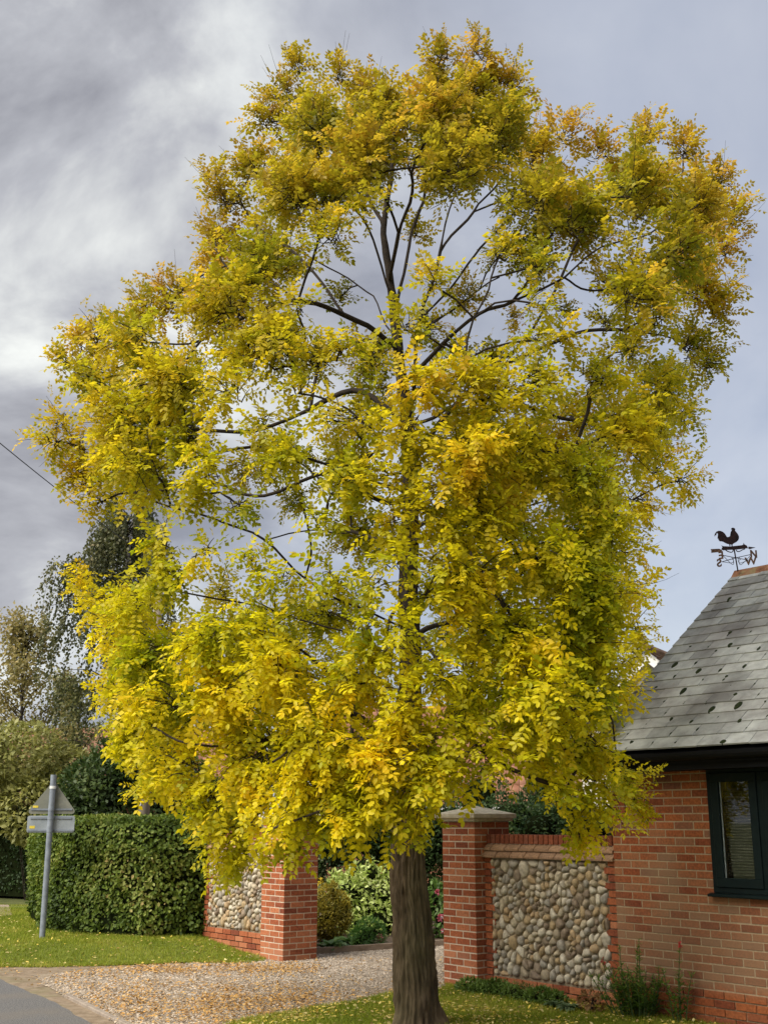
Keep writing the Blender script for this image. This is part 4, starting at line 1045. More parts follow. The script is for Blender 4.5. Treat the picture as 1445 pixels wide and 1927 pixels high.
# house with white gable to the right
gy = 22.5
pk = at_y(1212, 1219, gy)
gh = empty('gabled_house', (pk.x, gy, 0), math.radians(-30)); tag(gh, 'tile hung house with white bargeboard gable peeping over the slate roof', 'house')
gw, gz = 1.5, pk.z - 1.35
b = MB(); b.prism([(-gw, 2.0), (gw, 2.0), (gw, gz), (0, pk.z - .1), (-gw, gz)], 'y', .3, 4.0); b.build('gable_wall', M['cream'], gh)
for s in (-1, 1):
    d = Vector((s * (gw + .18), 0, gz - .16 - pk.z)).normalized(); pe = Vector((s * (gw + .18), 0, gz - .16))
    a = Vector((0, 0, pk.z - .03)); nn = Vector((0, 0, -1)) * .24
    MB().prism([(a.x, a.z), (pe.x, pe.z), (pe.x, pe.z - .2), (a.x, a.z - .24)], 'y', .10, .14).build('bargeboard', M['white'], gh)
    # roof slope of small tiles along y
    t2 = empty('slope_holder'); bpy.data.objects.remove(t2)
    L = (pe - a).length; rows = int(L / .12); mbt = MB()
    for r in range(rows):
        for c in range(26):
            y0 = .02 + c * .165; o0 = a + d * (L * r / rows); o1 = a + d * (L * (r + 1) / rows + .03)
            nv = Vector((s * .65, 0, .76)); j = rnd.uniform(0, .012)
            mbt.add([o0 + nv * .02 + Vector((0, y0, 0)), o0 + nv * .02 + Vector((0, y0 + .16, 0)), o1 + nv * (.045 + j) + Vector((0, y0 + .16, 0)), o1 + nv * (.045 + j) + Vector((0, y0, 0)), o1 + nv * .0 + Vector((0, y0, 0)), o1 + nv * .0 + Vector((0, y0 + .16, 0))], [(0, 1, 2, 3), (3, 2, 5, 4)])
    o = mbt.build('roof', M['plaintile'], gh); o['kind'] = 'stuff'
MB().tube([(0, .0, pk.z + .02), (0, 4.3, pk.z + .02)], .08, 8).build('ridge', M['plaintile'], gh)
bx0 = -gw - 1.3
MB().box(bx0, gw, .9, 6, -.2, 2.0).build('lower_wall', M['far_brick'], gh)
MB().box(bx0, -gw - .0, .91, 6, 2.0, gz - .1).build('side_wall', M['far_brick'], gh)
mbt = MB()
for r in range(int((gz - 2.2) / .11)):
    for c in range(8):
        x0 = bx0 + c * .165 + (r % 2) * .08; z0 = 2.1 + r * .11
        mbt.add([(x0, .86, z0), (x0 + .158, .86, z0), (x0 + .158, .895, z0 + .13), (x0, .895, z0 + .13), (x0, .90, z0), (x0 + .158, .90, z0)], [(0, 1, 2, 3), (4, 5, 1, 0)])
o = mbt.build('hung_tiles', M['plaintile'], gh); o['kind'] = 'stuff'
f = MB(); f.box(bx0 + .15, bx0 + 1.25, .84, .9, 1.65, 1.95); f = f.build('window', M['white'], gh)
MB().box(bx0 + .22, bx0 + 1.18, .83, .838, 1.70, 1.90).build('pane', M['cream'], f)

# ------------------------------------------------------------------ garden behind the gate
e0, e1 = on_z(590, 1796), on_z(860, 1778)
ed = (e1 - e0).normalized()
eb = empty('bed_edging', e0 - ed * .2, math.atan2(ed.y, ed.x)); tag(eb, 'low timber edging board along the flower bed behind the gate', 'edging')
for i in range(3):
    MB().box(i * 1.5, i * 1.5 + 1.495, -.02, .02, -.1, .085).build('board', M['board'], eb, bevel=.003)
    MB().box(i * 1.5 + .7, i * 1.5 + .745, .021, .06, -.1, .07).build('peg', M['board'], eb)
bd = Vector((-ed.y, ed.x, 0))
o, _ = sheet('flower_bed', [e0 - ed * .2 + bd * .02, e1 + ed * 1.6 + bd * .02, e1 + ed * 1.6 + bd * 4.5, e0 - ed * 1 + bd * 4.5], .035, M['soil']); tag(o, 'dark soil flower bed behind the timber edging', 'flower bed', kind='structure')
def HE(px, py, Y, rx, rz, ry=None): return E(px, py, Y, rx, rz, ry)
dg = [(0, (.010, .022, .006)), (.5, (.030, .058, .012)), (1, (.080, .115, .03))]
bushy('dark_hedge_shrub', base_of(665, 22.5), [HE(640, 1580, 22.5, 70, 90), HE(720, 1570, 22.8, 75, 100), HE(560, 1590, 22.6, 60, 90)], 11000, .075, dg, 'tall dark evergreen hedge behind the pale leafy shrub', 'shrub', mat='hedge_leaf')
bushy('dark_hedge_shrub', base_of(800, 22.5), [HE(790, 1590, 22.3, 60, 110), HE(850, 1580, 22.6, 70, 110)], 8000, .075, dg, 'tall dark evergreen shrub behind the tree trunk and pink flowers', 'shrub', mat='hedge_leaf')
pale = [(0, (.13, .20, .03)), (.4, (.30, .40, .07)), (.75, (.52, .60, .18)), (1, (.66, .70, .34))]
bushy('pale_shrub', (on_z(690, 1790).x, 20.2, .03), [HE(690, 1700, 20.2, 70, 62), HE(650, 1690, 20.0, 40, 45), HE(735, 1690, 20.3, 50, 55), HE(700, 1740, 20.0, 70, 45), HE(668, 1650, 20.1, 16, 26), HE(700, 1642, 20.1, 14, 24), HE(632, 1664, 20.0, 14, 22), HE(726, 1648, 20.2, 16, 24)], 4200, .085, pale, 'pale green leafy shrub glowing behind the gate', 'shrub', seed=3, tipbright=1.3, up=1.0)
gold = [(0, (.09, .085, .015)), (.5, (.27, .225, .03)), (1, (.52, .40, .05))]
bushy('golden_shrub', (on_z(624, 1790).x, 18.7, .03), [HE(622, 1728, 18.7, 32, 36), HE(640, 1700, 18.7, 16, 20), HE(614, 1690, 18.7, 14, 22), HE(606, 1735, 18.7, 22, 30), HE(648, 1722, 18.6, 12, 22), HE(628, 1676, 18.7, 7, 16)], 6500, .065, gold, 'golden yellow clipped shrub beside the left gate pier', 'shrub', seed=5, tipbright=.9, core=.35, aspect=.28, up=1.6)
bushy('yellow_spike_plant', (on_z(604, 1780).x, 19.1, .03), [HE(604, 1680, 19.1, 7, 24), HE(606, 1700, 19.1, 10, 16)], 260, .05, [(0, (.6, .42, .03)), (1, (.8, .62, .06))], 'bright yellow leaf spike above the golden shrub', 'plant', core=0, stems=2)
fern = [(0, (.02, .06, .008)), (.5, (.06, .15, .02)), (1, (.14, .27, .04))]
bushy('feathery_plant', (on_z(700, 1785).x, 18.3, .03), [HE(696, 1758, 18.3, 30, 28), HE(680, 1768, 18.2, 24, 20)], 3200, .06, fern, 'feathery bright green plant at the bed edging', 'plant', aspect=.14, core=.4, up=1.5)
def rosette(loc, n, size, stops, label, name='broad_leaf_plant', lift=.75, aspect=.62, group=None):
    t = empty(name, loc); tag(t, label, 'plant', group)
    for i in range(n):
        a = i * 2.4 + rng.normal(0, .25); el = rng.uniform(.25, lift); L = size * rng.uniform(.6, 1.1); W_ = L * aspect
        r = size * .55 * rng.random()
        sgm = 5; V = []; 
        for k in range(sgm + 1):
            f = k / sgm; wv = W_ * math.sin(math.pi * min(1, f * .92 + .06)) ** .8 * .5
            h = L * (f * math.sin(el) - .45 * f * f); q = r + L * f * math.cos(el)
            V += [(math.cos(a) * q - math.sin(a) * wv, math.sin(a) * q + math.cos(a) * wv, h + size * .15 + wv * .35), (math.cos(a) * q, math.sin(a) * q, h + size * .15), (math.cos(a) * q + math.sin(a) * wv, math.sin(a) * q - math.cos(a) * wv, h + size * .15 + wv * .35)]
        Fc = []
        for k in range(sgm):
            j = k * 3; Fc += [(j, j + 1, j + 4, j + 3), (j + 1, j + 2, j + 5, j + 4)]
        c = pal(np.clip(rng.normal(.5, .25, 1), 0, 1), stops)
        mesh_np('leaf', np.array(V), np.array(Fc), M['shrub_leaf'], t, smooth=True, col=np.repeat(c, len(V), 0))
        MB().tube([(0, 0, -.02), (math.cos(a) * r * .6, math.sin(a) * r * .6, size * .1), (math.cos(a) * r, math.sin(a) * r, size * .15)], .005, 4).build('leaf_stalk', M['stalk'], t)
hosta = [(0, (.05, .11, .03)), (.5, (.13, .22, .07)), (1, (.24, .34, .15))]
p = on_z(618, 1790, .03); rosette((p.x, p.y + .25, .03), 22, .24, hosta, 'broad leaved green plant at the foot of the left pier')
p = on_z(662, 1782, .03); rosette((p.x, p.y + .3, .03), 20, .27, hosta, 'broad grey green leaved plant beside the feathery plant')
# dahlias near the right pier
def flower_ball(parent, loc, r, m, n=26, name='flower'):
    V = []; Fc = []
    P = rand_dir(n); P[:, 1] = -np.abs(P[:, 1]); P = norm(P)
    L = np.full(n, r); Nn = norm(np.cross(P, rand_dir(n)))
    v, f, c = leaf_arrays(np.tile(np.array(loc), (n, 1)), P, Nn, L, L * .5, np.tile((.6, .1, .15), (n, 1)), DIA_V, DIA_F)
    mesh_np(name, v, f, M[m], parent)
db = on_z(826, 1780, .03); db = Vector((db.x + .05, 19.3, .03))
dh = bushy('dahlia_plant', db, [HE(828, 1720, 19.3, 24, 50), HE(818, 1690, 19.4, 16, 30), HE(850, 1730, 19.4, 20, 45)], 900, .11, [(0, (.03, .07, .015)), (.5, (.09, .17, .03)), (1, (.20, .30, .08))], 'leafy flowering plant with pink blooms beside the right gate pier', 'plant', core=.4)
for (a, c, r) in ((823, 1679, .06), (829, 1727, .075), (834, 1752, .05)):
    q = at_y(a, c, 19.05) - db; flower_ball(dh, q, r, 'pink')
    if c > 1720: flower_ball(dh, q + Vector((0, -.02, 0)), r * .6, 'white', 14, 'flower_centre')
p = on_z(714, 1778, .03); pf = empty('low_pink_flower', (p.x, p.y + .1, .03)); tag(pf, 'small low pink flower on the bed edge by the trunk', 'flower'); 
flower_ball(pf, (0, 0, .09), .07, 'pink'); flower_ball(pf, (.05, .03, .05), .05, 'pink'); MB().tube([(0, 0, -.03), (0, 0, .09)], .006, 5).build('stalk', M['stalk'], pf)
# shrubs behind the right wall
ivy = [(0, (.012, .03, .010)), (.45, (.035, .075, .02)), (.8, (.10, .15, .04)), (1, (.30, .34, .12))]
bushy('glossy_shrub', (at_y(985, 1600, 16.2).x, 16.2, 0), [HE(960, 1540, 16.2, 70, 45), HE(1020, 1555, 15.6, 60, 40), HE(900, 1500, 17.5, 60, 60), HE(985, 1640, 16.2, 90, 90)], 6500, .06, ivy, 'glossy dark green shrub over the wall beside the pier cap', 'shrub', mat='hedge_leaf', seed=9)
bushy('glossy_shrub', (at_y(1110, 1600, 15.3).x, 15.3, 0), [HE(1110, 1560, 15.2, 60, 38), HE(1070, 1540, 15.8, 50, 40), HE(1110, 1650, 15.3, 80, 80)], 5000, .06, ivy, 'glossy dark green shrub over the wall against the brick building', 'shrub', mat='hedge_leaf', seed=12)
bushy('spire_conifer', (at_y(1020, 1600, 21).x, 21, 0), [HE(1015, 1520, 21, 40, 50), HE(1015, 1480, 21, 22, 36)], 2500, .09, dk, 'dull green conifer behind the wall with sky round its tip', 'conifer', aspect=.3, up=1.2)

# plants at the foot of the right wall
def local(x, y, z=0): return C_R + u * x + inn * y + Vector((0, 0, z))
low = [(0, (.045, .08, .014)), (.5, (.11, .18, .03)), (1, (.21, .30, .06))]
for i, (x, y, s, lab) in enumerate(((.12, -.22, .10, 'small dark leafy plant at the foot of the right gate pier'), (.45, -.16, .12, 'trailing leafy plant below the cobble panel next to the pier'), (.85, -.20, .13, 'grassy leafy plant below the middle of the cobble panel'), (1.20, -.22, .12, 'dark bushy plant below the cobble panel near the building'))):
    q = local(x, y, .02)
    bushy('low_plant', q, [(q.x, q.y, .06, s * 1.5, s * 1.1, s * .75), (q.x + .10, q.y - .12, .05, s * 1.2, s, s * .6)], 1300, .05, low, lab, 'plant', seed=i, core=.5, aspect=.4 if i != 2 else .15, up=.8)
sage = [(0, (.06, .10, .045)), (.5, (.12, .18, .085)), (1, (.22, .29, .15))]
for x, y, lab in ((1.48, -.34, 'grey green rosette plant beside the low dark plants'), (1.72, -.40, 'grey green rosette plant at the corner of the building')):
    q = local(x, y, .02); rosette((q.x, q.y, .02), 46, .115, sage, lab, 'sage_rosette', .95, .45)
q = local(1.86, -.22, .02); bushy('dry_plant', q, [(q.x, q.y, .09, .12, .12, .11)], 260, .05, [(0, (.14, .08, .03)), (.5, (.27, .15, .06)), (1, (.38, .24, .10))], 'withered brown low plant at the corner of the building', 'plant', core=0)
# snapdragon clump in front of the building
def spire_plant(loc, stalks, label):
    t = empty('flowering_spire_plant', loc); tag(t, label, 'plant')
    PP, DD, LL, TT = [], [], [], []
    for (dx, dy, h, lean, fl) in stalks:
        pts = catmull([(dx * .5, dy * .5, -.03), (dx * .8 + lean * .2, dy * .8, h * .5), (dx + lean, dy, h)], 4)
        MB().tube(pts, np.linspace(.007, .003, len(pts)), 5).build('stalk', M['stalk'], t)
        k = int(h * 110); f = np.sort(rng.uniform(.12, 1, k)); pa = np.array([p[:] for p in pts])
        P = np.stack([np.interp(f, np.linspace(0, 1, len(pa)), pa[:, i]) for i in range(3)], 1)
        an = np.arange(k) * 2.4
        PP.append(P); DD.append(np.column_stack([np.cos(an), np.sin(an), rng.uniform(.1, .8, k)])); LL.append(rng.uniform(.06, .11, k) * (1.1 - .55 * f)); TT.append(np.clip(.2 + .6 * f + rng.normal(0, .15, k), 0, 1))
        if fl: flower_ball(t, (dx + lean, dy, h + .01), .032, 'petal', 14, 'flower'); flower_ball(t, (dx + lean, dy, h + .045), .022, 'petal', 10, 'flower')
    P = np.vstack(PP); D = np.vstack(DD); L = np.concatenate(LL); T = np.concatenate(TT)
    V, Fc, C = leaf_arrays(P, D, norm(rand_dir(len(P)) * .4 + np.array([0, 0, 1.0])), L, L * .26, pal(T, [(0, (.06, .12, .014)), (.5, (.12, .21, .026)), (1, (.20, .30, .06))]), DIA_V, DIA_F)
    mesh_np('foliage', V, Fc, M['shrub_leaf'], t, col=C)['kind'] = 'stuff'
q = local(2.34, -.12, .02)
stk = [(rng.normal(0, .16), rng.normal(0, .10), rng.uniform(.28, .46), rng.normal(0, .05), False) for _ in range(34)]
stk += [(-.16, .0, .62, .02, False), (.05, .0, .68, 0, False), (.02, .05, .60, .02, False), (-.27, -.02, .46, -.04, True)]
spire_plant(q, stk, 'clump of narrow leaved green plant with red bud before the brick building')
q2 = local(2.78, -.05, .02)
spire_plant(q2, [(0, 0, .64, .04, True), (-.10, .02, .44, -.03, False), (.10, 0, .42, .04, False), (.03, .05, .34, 0, False), (-.04, -.05, .30, -.06, False)], 'slender plant with a red flower at its tip against the bricks')

# ------------------------------------------------------------------ the big yellow tree
TX, TY = on_z(786, 1940).x, 11.25
tree = empty('robinia_tree', (TX, TY, 0)); tag(tree, 'tall tree with golden yellow green leaves growing from the lawn before the gate', 'tree')
TB = Vector((TX, TY, 0))
def TP(px, py, dY=0.0): return at_y(px, py, TY + dY) - TB
trunk_px = [(768, 1640, 0), (771, 1400, .02), (772, 1220, .03), (768, 1100, .05), (772, 950, .05), (766, 790, .05), (751, 680, .05), (737, 545, .08), (722, 430, .1), (736, 330, .1), (740, 240, .1)]
tr = [Vector((0, 0, -.25)), Vector((0.0, 0, .05)), Vector((-.02, 0, .45)), Vector((-.045, 0, .95))] + [TP(*p) for p in trunk_px]
tc_ = catmull(tr, 10)
def trad(z): return float(np.interp(z, [-.25, .0, .12, .35, .75, 1.0, 1.6, 2.6, 4, 5.5, 7, 8.2, 9.3], [.29, .215, .192, .178, .168, .155, .135, .12, .10, .078, .05, .030, .010]))
# bark relief: ridged furrows on a dense mesh for the lower trunk
lowp = [p for p in tc_ if p.z < 2.6]
zs = np.linspace(-.2, 2.5, 150)
lx = np.interp(zs, [p.z for p in lowp], [p.x for p in lowp]); ly = np.interp(zs, [p.z for p in lowp], [p.y for p in lowp])
SEG = 132; V = []
for i, z in enumerate(zs):
    R0 = trad(z)
    for j in range(SEG):
        a = 2 * math.pi * j / SEG
        ca, sa = math.cos(a), math.sin(a)
        wv = .6 * mnoise.noise(Vector((ca * 1.3, sa * 1.3, z * 1.1)))
        n1_ = mnoise.noise(Vector((ca * 5.2 + wv, sa * 5.2 + wv, z * 2.6)))
        n2_ = mnoise.noise(Vector((ca * 10.5 - wv, sa * 10.5 + wv, z * 6.5 + 7)))
        n3_ = mnoise.noise(Vector((ca * 24, sa * 24, z * 14)))
        d = .020 * (1 - 2.8 * min(.7, abs(n1_))) + .013 * (1 - 2.6 * min(.7, abs(n2_))) + .005 * n3_
        flare = .06 * max(0, .25 - z) / .25 * (math.cos(3 * a + .6) + .4 * math.cos(5 * a))
        big = .012 * mnoise.noise(Vector((ca, sa, z * 1.6 + 3)))
        r = R0 + d + flare + big
        V.append((lx[i] + r * ca, ly[i] + r * sa, z))
Vn = np.array(V); ii, jj = np.meshgrid(np.arange(len(zs) - 1), np.arange(SEG), indexing='ij')
a_ = ii * SEG + jj; b_ = ii * SEG + (jj + 1) % SEG
mesh_np('trunk', Vn, np.stack([a_, b_, b_ + SEG, a_ + SEG], -1).reshape(-1, 4), M['bark'], tree, smooth=True)
upp = [p for p in tc_ if p.z > 2.40]
v, f = tube_np(upp, [trad(p.z) for p in upp], 14)
v += np.array([mnoise.noise_vector(Vector(q) * 6)[:] for q in v]) * .012
mesh_np('upper_trunk', v, f, M['branch'], tree, smooth=True)

# skeleton nodes: pos, parent, radius weight
nodes = []; par = []
def add_chain(pts, start=None):
    last = start
    for p in pts:
        nodes.append(Vector(p)); par.append(-1 if last is None else last); last = len(nodes) - 1
    return last
add_chain([p for p in tc_[::3] if p.z > 1.75])
NT = len(nodes)
def nearest_trunk(p):
    best = min(range(NT), key=lambda i: (nodes[i] - p).length)
    return best
LIMBS = [
    [(768, 800, .05), (792, 610, .2), (830, 475, .35), (858, 345, .4), (872, 235, .4), (885, 150, .4)],
    [(737, 560, .08), (700, 432, -.2), (652, 370, -.4), (600, 290, -.5), (560, 200, -.5)],
    [(766, 720, .05), (878, 602, -.3), (960, 570, -.5), (1060, 520, -.6), (1130, 462, -.6), (1222, 436, -.5), (1300, 390, -.4)],
    [(900, 705, .3), (985, 640, .35), (1040, 545, .45), (1085, 455, .5), (1130, 380, .5)],
    [(770, 870, .05), (900, 720, .3), (1005, 662, .4), (1090, 632, .4), (1190, 622, .4), (1290, 640, .4)],
    [(748, 660, .05), (650, 590, -.4), (560, 562, -.7), (490, 582, -.8), (380, 640, -.8), (270, 650, -.7)],
    [(766, 800, .05), (660, 735, .5), (560, 780, .9), (470, 815, 1.0), (350, 800, 1.0), (230, 790, .8)],
    [(770, 930, .05), (640, 880, -.5), (520, 850, -.9), (400, 850, -1.0), (280, 880, -.9), (170, 850, -.6)],
    [(770, 1190, .03), (655, 1135, -.5), (575, 1085, -.8), (480, 1000, -.9), (350, 965, -.8), (250, 930, -.6)],
    [(768, 1095, .04), (738, 1160, -.6), (718, 1260, -1.0), (660, 1320, -1.5), (590, 1370, -2.0), (520, 1430, -2.3)],
    [(772, 1230, .03), (640, 1180, .5), (500, 1150, .5), (380, 1120, .3), (250, 1110, .1)],
    [(785, 1185, .03), (830, 1250, -.9), (850, 1340, -1.6), (890, 1400, -2.0), (960, 1450, -2.1), (1060, 1480, -1.9)],
    [(772, 1010, .05), (880, 1022, -.8), (970, 1085, -1.2), (1075, 1150, -1.3), (1160, 1190, -1.1)],
    [(770, 930, .05), (900, 900, -1.0), (1000, 850, -1.6), (1080, 850, -1.5)],
    [(771, 1400, .02), (650, 1345, -.8), (560, 1385, -1.3), (450, 1400, -1.7), (330, 1390, -1.7), (250, 1340, -1.2)],
    [(771, 1380, .02), (860, 1380, -.6), (960, 1350, -.9), (1080, 1330, -.8), (1160, 1330, -.6)],
    [(770, 1000, .05), (860, 950, .9), (960, 960, 1.7), (1080, 930, 2.0)],
    [(770, 1050, .05), (700, 1010, 1.0), (600, 1000, 2.0), (500, 1010, 2.3)],
    [(751, 690, .05), (780, 640, 1.0), (850, 580, 1.8), (940, 520, 2.1)],
    [(745, 640, .05), (700, 560, 1.0), (620, 500, 1.7), (540, 460, 1.9)],
    [(766, 790, .05), (800, 790, -1.1), (860, 760, -1.9), (950, 740, -2.2)],
    [(770, 940, .05), (740, 950, -1.2), (680, 930, -2.0), (620, 930, -2.2)],
    [(771, 1450, .02), (740, 1440, -1.0), (690, 1470, -1.9), (600, 1520, -2.3), (500, 1560, -2.2)],
    [(771, 1440, .02), (830, 1440, 1.0), (920, 1400, 1.9), (1020, 1400, 2.1)],
    [(771, 1440, .02), (700, 1400, 1.0), (600, 1370, 1.9), (480, 1350, 2.2)],
    [(746, 640, .06), (760, 520, .4), (777, 430, .6), (800, 350, .7), (790, 260, .7)],
    [(736, 540, .08), (748, 440, -.4), (772, 340, -.6), (745, 270, -.7)],
    [(790, 610, .2), (850, 540, .1), (900, 460, -.1), (960, 400, -.2), (1010, 350, -.3)],
    [(723, 430, .1), (690, 360, .4), (668, 290, .6), (690, 220, .6)],
    [(830, 475, .35), (890, 400, .7), (950, 320, .8), (960, 220, .7)],
    [(650, 590, -.4), (590, 520, -.2), (540, 470, -.1), (480, 420, 0), (450, 370, 0)],
    [(960, 570, -.5), (1010, 500, -.9), (1050, 430, -1.1), (1100, 350, -1.1)],
    [(1060, 520, -.6), (1120, 545, -.4), (1200, 540, -.2), (1290, 520, 0)],
    [(560, 562, -.7), (500, 530, -.5), (430, 500, -.3), (400, 450, -.2)],
    [(640, 880, -.5), (560, 910, -.3), (480, 930, 0), (390, 910, .2), (300, 920, .3)],
    [(900, 720, .3), (980, 760, .8), (1080, 790, 1.0), (1190, 780, .9)],
    [(880, 1022, -.8), (920, 1110, -1.4), (990, 1190, -1.7), (1050, 1240, -1.7)],
    [(575, 1085, -.8), (585, 1030, -1.2), (570, 960, -1.4)],
    [(380, 640, -.8), (330, 700, -.9), (250, 720, -.8), (180, 740, -.5)],
    [(748, 660, .05), (690, 640, -.9), (610, 670, -1.5), (520, 700, -1.7)],
]
limb_chains = []
for L_ in LIMBS:
    pts = catmull([TP(*p) for p in L_], 5)
    s0 = min(range(len(nodes)), key=lambda i: (nodes[i] - pts[0]).length)
    st_i = len(nodes)
    wob = [p + Vector(mnoise.noise_vector(p * 1.7)) * .06 for p in pts[1:]]
    add_chain(wob, s0)
    limb_chains.append((s0, st_i, len(nodes)))

# foliage clumps: px, py, radius px, kind (e = edge, f = front, b = front and back, k = back only)
CL = """560 135 46 e;540 185 50 e;640 150 42 e;510 230 52 e;600 250 80 b;690 180 48 e;720 225 80 b;830 110 48 e;815 160 46 e;900 105 46 e;955 165 50 e;905 180 60 e;830 235 95 b;940 260 85 b;1005 300 66 e;480 325 58 e;430 385 50 e;405 350 22 e;555 370 90 b;690 320 100 b;860 330 95 b;1010 385 85 b;1060 260 26 e;
1130 290 46 e;1215 260 46 e;1285 290 48 e;1345 350 46 e;1300 400 80 b;1185 370 90 b;1085 430 80 b;1375 420 40 e;1355 470 46 e;1265 480 80 b;420 460 60 e;500 500 80 b;620 450 70 f;330 560 56 e;275 575 40 e;430 580 90 b;185 630 46 e;160 655 40 e;265 640 70 b;135 690 36 e;530 650 75 b;190 715 64 b;
120 800 40 e;105 830 36 e;150 840 46 e;240 790 80 b;340 725 90 b;440 745 70 f;175 905 48 e;140 900 36 e;280 880 80 b;400 885 70 f;190 945 26 e;540 860 66 b;620 790 60 f;600 690 60 b;1190 560 80 b;1300 555 66 e;1355 560 36 e;1340 600 36 e;1130 530 40 k;1010 500 60 b;1290 660 60 e;1330 690 32 e;1240 740 70 b;1285 790 46 e;
1120 720 60 b;1170 820 90 b;1230 880 50 e;1190 940 48 e;1280 905 24 e;940 480 50 b;820 540 60 f;880 560 50 k;800 740 80 f;890 740 95 f;985 730 80 f;760 830 70 f;880 850 100 b;1000 860 95 b;1085 900 85 b;1070 800 60 k;900 970 100 b;780 960 70 f;660 900 70 b;690 1000 70 k;1110 1000 85 b;1010 1050 95 b;1170 1040 44 e;1180 1110 50 e;
880 1090 90 b;1090 1110 90 b;1190 1180 42 e;1080 1200 95 b;960 1190 90 b;840 1180 50 k;1180 1235 26 e;1100 1290 80 b;1155 1300 44 e;1000 1300 95 b;880 1290 70 b;1015 1390 85 b;1100 1400 70 b;1120 1480 66 f;1165 1450 40 e;1185 1500 30 e;1080 1550 34 f;1095 1525 44 f;1035 1465 50 f;930 1400 74 f;820 1400 75 f;780 1490 64 f;800 1440 60 f;720 1420 90 b;832 1462 28 f;750 1545 26 f;
760 1320 70 f;670 1270 80 b;600 1380 95 b;640 1480 85 f;560 1480 90 f;550 1560 50 f;510 1590 46 f;612 1540 46 f;664 1545 26 f;690 1510 44 f;440 1560 56 f;420 1600 30 f;460 1610 26 f;400 1500 70 f;490 1420 90 b;360 1440 66 f;310 1420 60 b;280 1460 30 e;250 1390 56 e;225 1350 40 e;330 1330 90 b;440 1310 90 b;540 1260 90 b;225 1285 40 e;210 1310 34 e;290 1240 80 b;400 1210 80 b;510 1190 80 b;
195 1180 44 e;180 1130 40 e;150 1085 26 e;260 1140 66 b;330 1090 60 f;310 1010 40 f;300 1040 46 f;600 1150 70 k;620 1080 50 f;660 1140 50 k;540 1080 50 f;420 1110 50 k;560 940 50 k;480 1060 36 f;390 1040 30 f;730 1230 40 f;690 800 60 b;700 680 60 b;760 620 50 f;640 560 40 k;560 590 36 f;470 660 60 b;360 820 60 b;470 880 50 k;230 870 60 b;1060 640 30 f;960 600 34 k;1180 660 50 b;1230 610 50 f;700 400 40 f;780 440 40 k;620 380 60 b;800 620 44 k;850 660 44 k;930 680 50 k;1140 610 40 k;1000 570 34 f;1050 580 34 k;560 520 40 k;480 540 30 f;1010 640 36 f;700 740 50 k;900 1180 60 b;820 1080 60 f;820 1280 50 f;860 1350 50 f;820 1000 60 f;770 890 50 f;745 1060 50 f;800 1120 46 f;805 1240 44 f;745 1350 60 f;765 820 46 f;700 1090 46 f;690 1180 50 f;760 1180 34 f;740 990 40 f;640 660 50 f;560 740 50 f;500 800 50 f;450 950 40 f;380 930 50 f;610 980 44 f;700 860 56 f;640 850 40 k"""
def Rd(z): return float(np.interp(z, [1.3, 2.2, 3.5, 6, 8, 9.2, 10.3], [2.3, 2.75, 2.9, 2.8, 2.3, 1.5, .6]))
def extent(z): return np.interp(z, [1.3, 2.2, 3.5, 5.0, 6.5, 8, 9, 10.3], [-1.6, -2.4, -2.9, -3.2, -3.3, -2.4, -1.7, -1.0]), np.interp(z, [1.3, 2.2, 3.5, 5, 6.5, 8, 9, 10.3], [1.6, 2.2, 2.3, 2.6, 3.2, 3.4, 2.6, 1.3])
clumps = []          # centre (local), radius, density
for row in CL.replace('\n', '').split(';'):
    a, b2, r, k = row.split(); a, b2, r = float(a), float(b2), float(r)
    p0 = TP(a, b2, 0); lo, hi = extent(p0.z); mid_ = (lo + hi) / 2
    q = min(.98, abs(p0.x - mid_) / ((hi - lo) / 2 + .2)); half = Rd(p0.z) * math.sqrt(1 - q * q)
    if k == 'e' and a < 350 and b2 > 1000: a += 14
    ds = {'e': [rnd.uniform(-.25, .35)], 'f': [-.82 * half], 'k': [.7 * half], 'b': [-.78 * half + rnd.uniform(-.15, .15), .55 * half + rnd.uniform(-.3, .3)]}[k]
    for d in ds:
        p = TP(a, b2, d); s = (TY + d) / F_PX * .98
        clumps.append((p, r * s, k, d))
# attach each clump to the skeleton, nearest to the trunk first
clumps.sort(key=lambda c: math.hypot(c[0].x, c[0].y) - .1 * c[0].z)
NP_ = np.array([n[:] for n in nodes])
tips = []
for (p, r, k, d) in clumps:
    pa = np.array(p[:]); NP_ = np.array([n[:] for n in nodes])
    dist = np.linalg.norm(NP_ - pa, axis=1); hor = np.hypot(NP_[:, 0] - pa[0], NP_[:, 1] - pa[1])
    out_n = np.hypot(NP_[:, 0], NP_[:, 1]); out_p = math.hypot(p.x, p.y)
    cost = dist + 1.2 * np.maximum(0, NP_[:, 2] - (pa[2] - .25 * hor)) * (p.z > 3.0) + .9 * np.maximum(0, out_n - out_p + .1)
    i = int(np.argmin(cost)); s = nodes[i]; v = p - s; L = v.length
    if L < .12: tips.append((i, p, r, k, d)); continue
    nseg = max(2, int(L / .16)); lift = Vector((0, 0, .10 * L)) if p.z > 3 else Vector((0, 0, .14 * L))
    pts = []
    for q in range(1, nseg + 1):
        f_ = q / nseg; pp = s + v * f_ + lift * math.sin(math.pi * f_)
        pts.append(pp + Vector(mnoise.noise_vector(pp * 2.3 + Vector((5, 1, 2)))) * .07 * math.sin(math.pi * min(1, f_ * 1.2)))
    e_ = add_chain(pts, i); tips.append((e_, p, r, k, d))
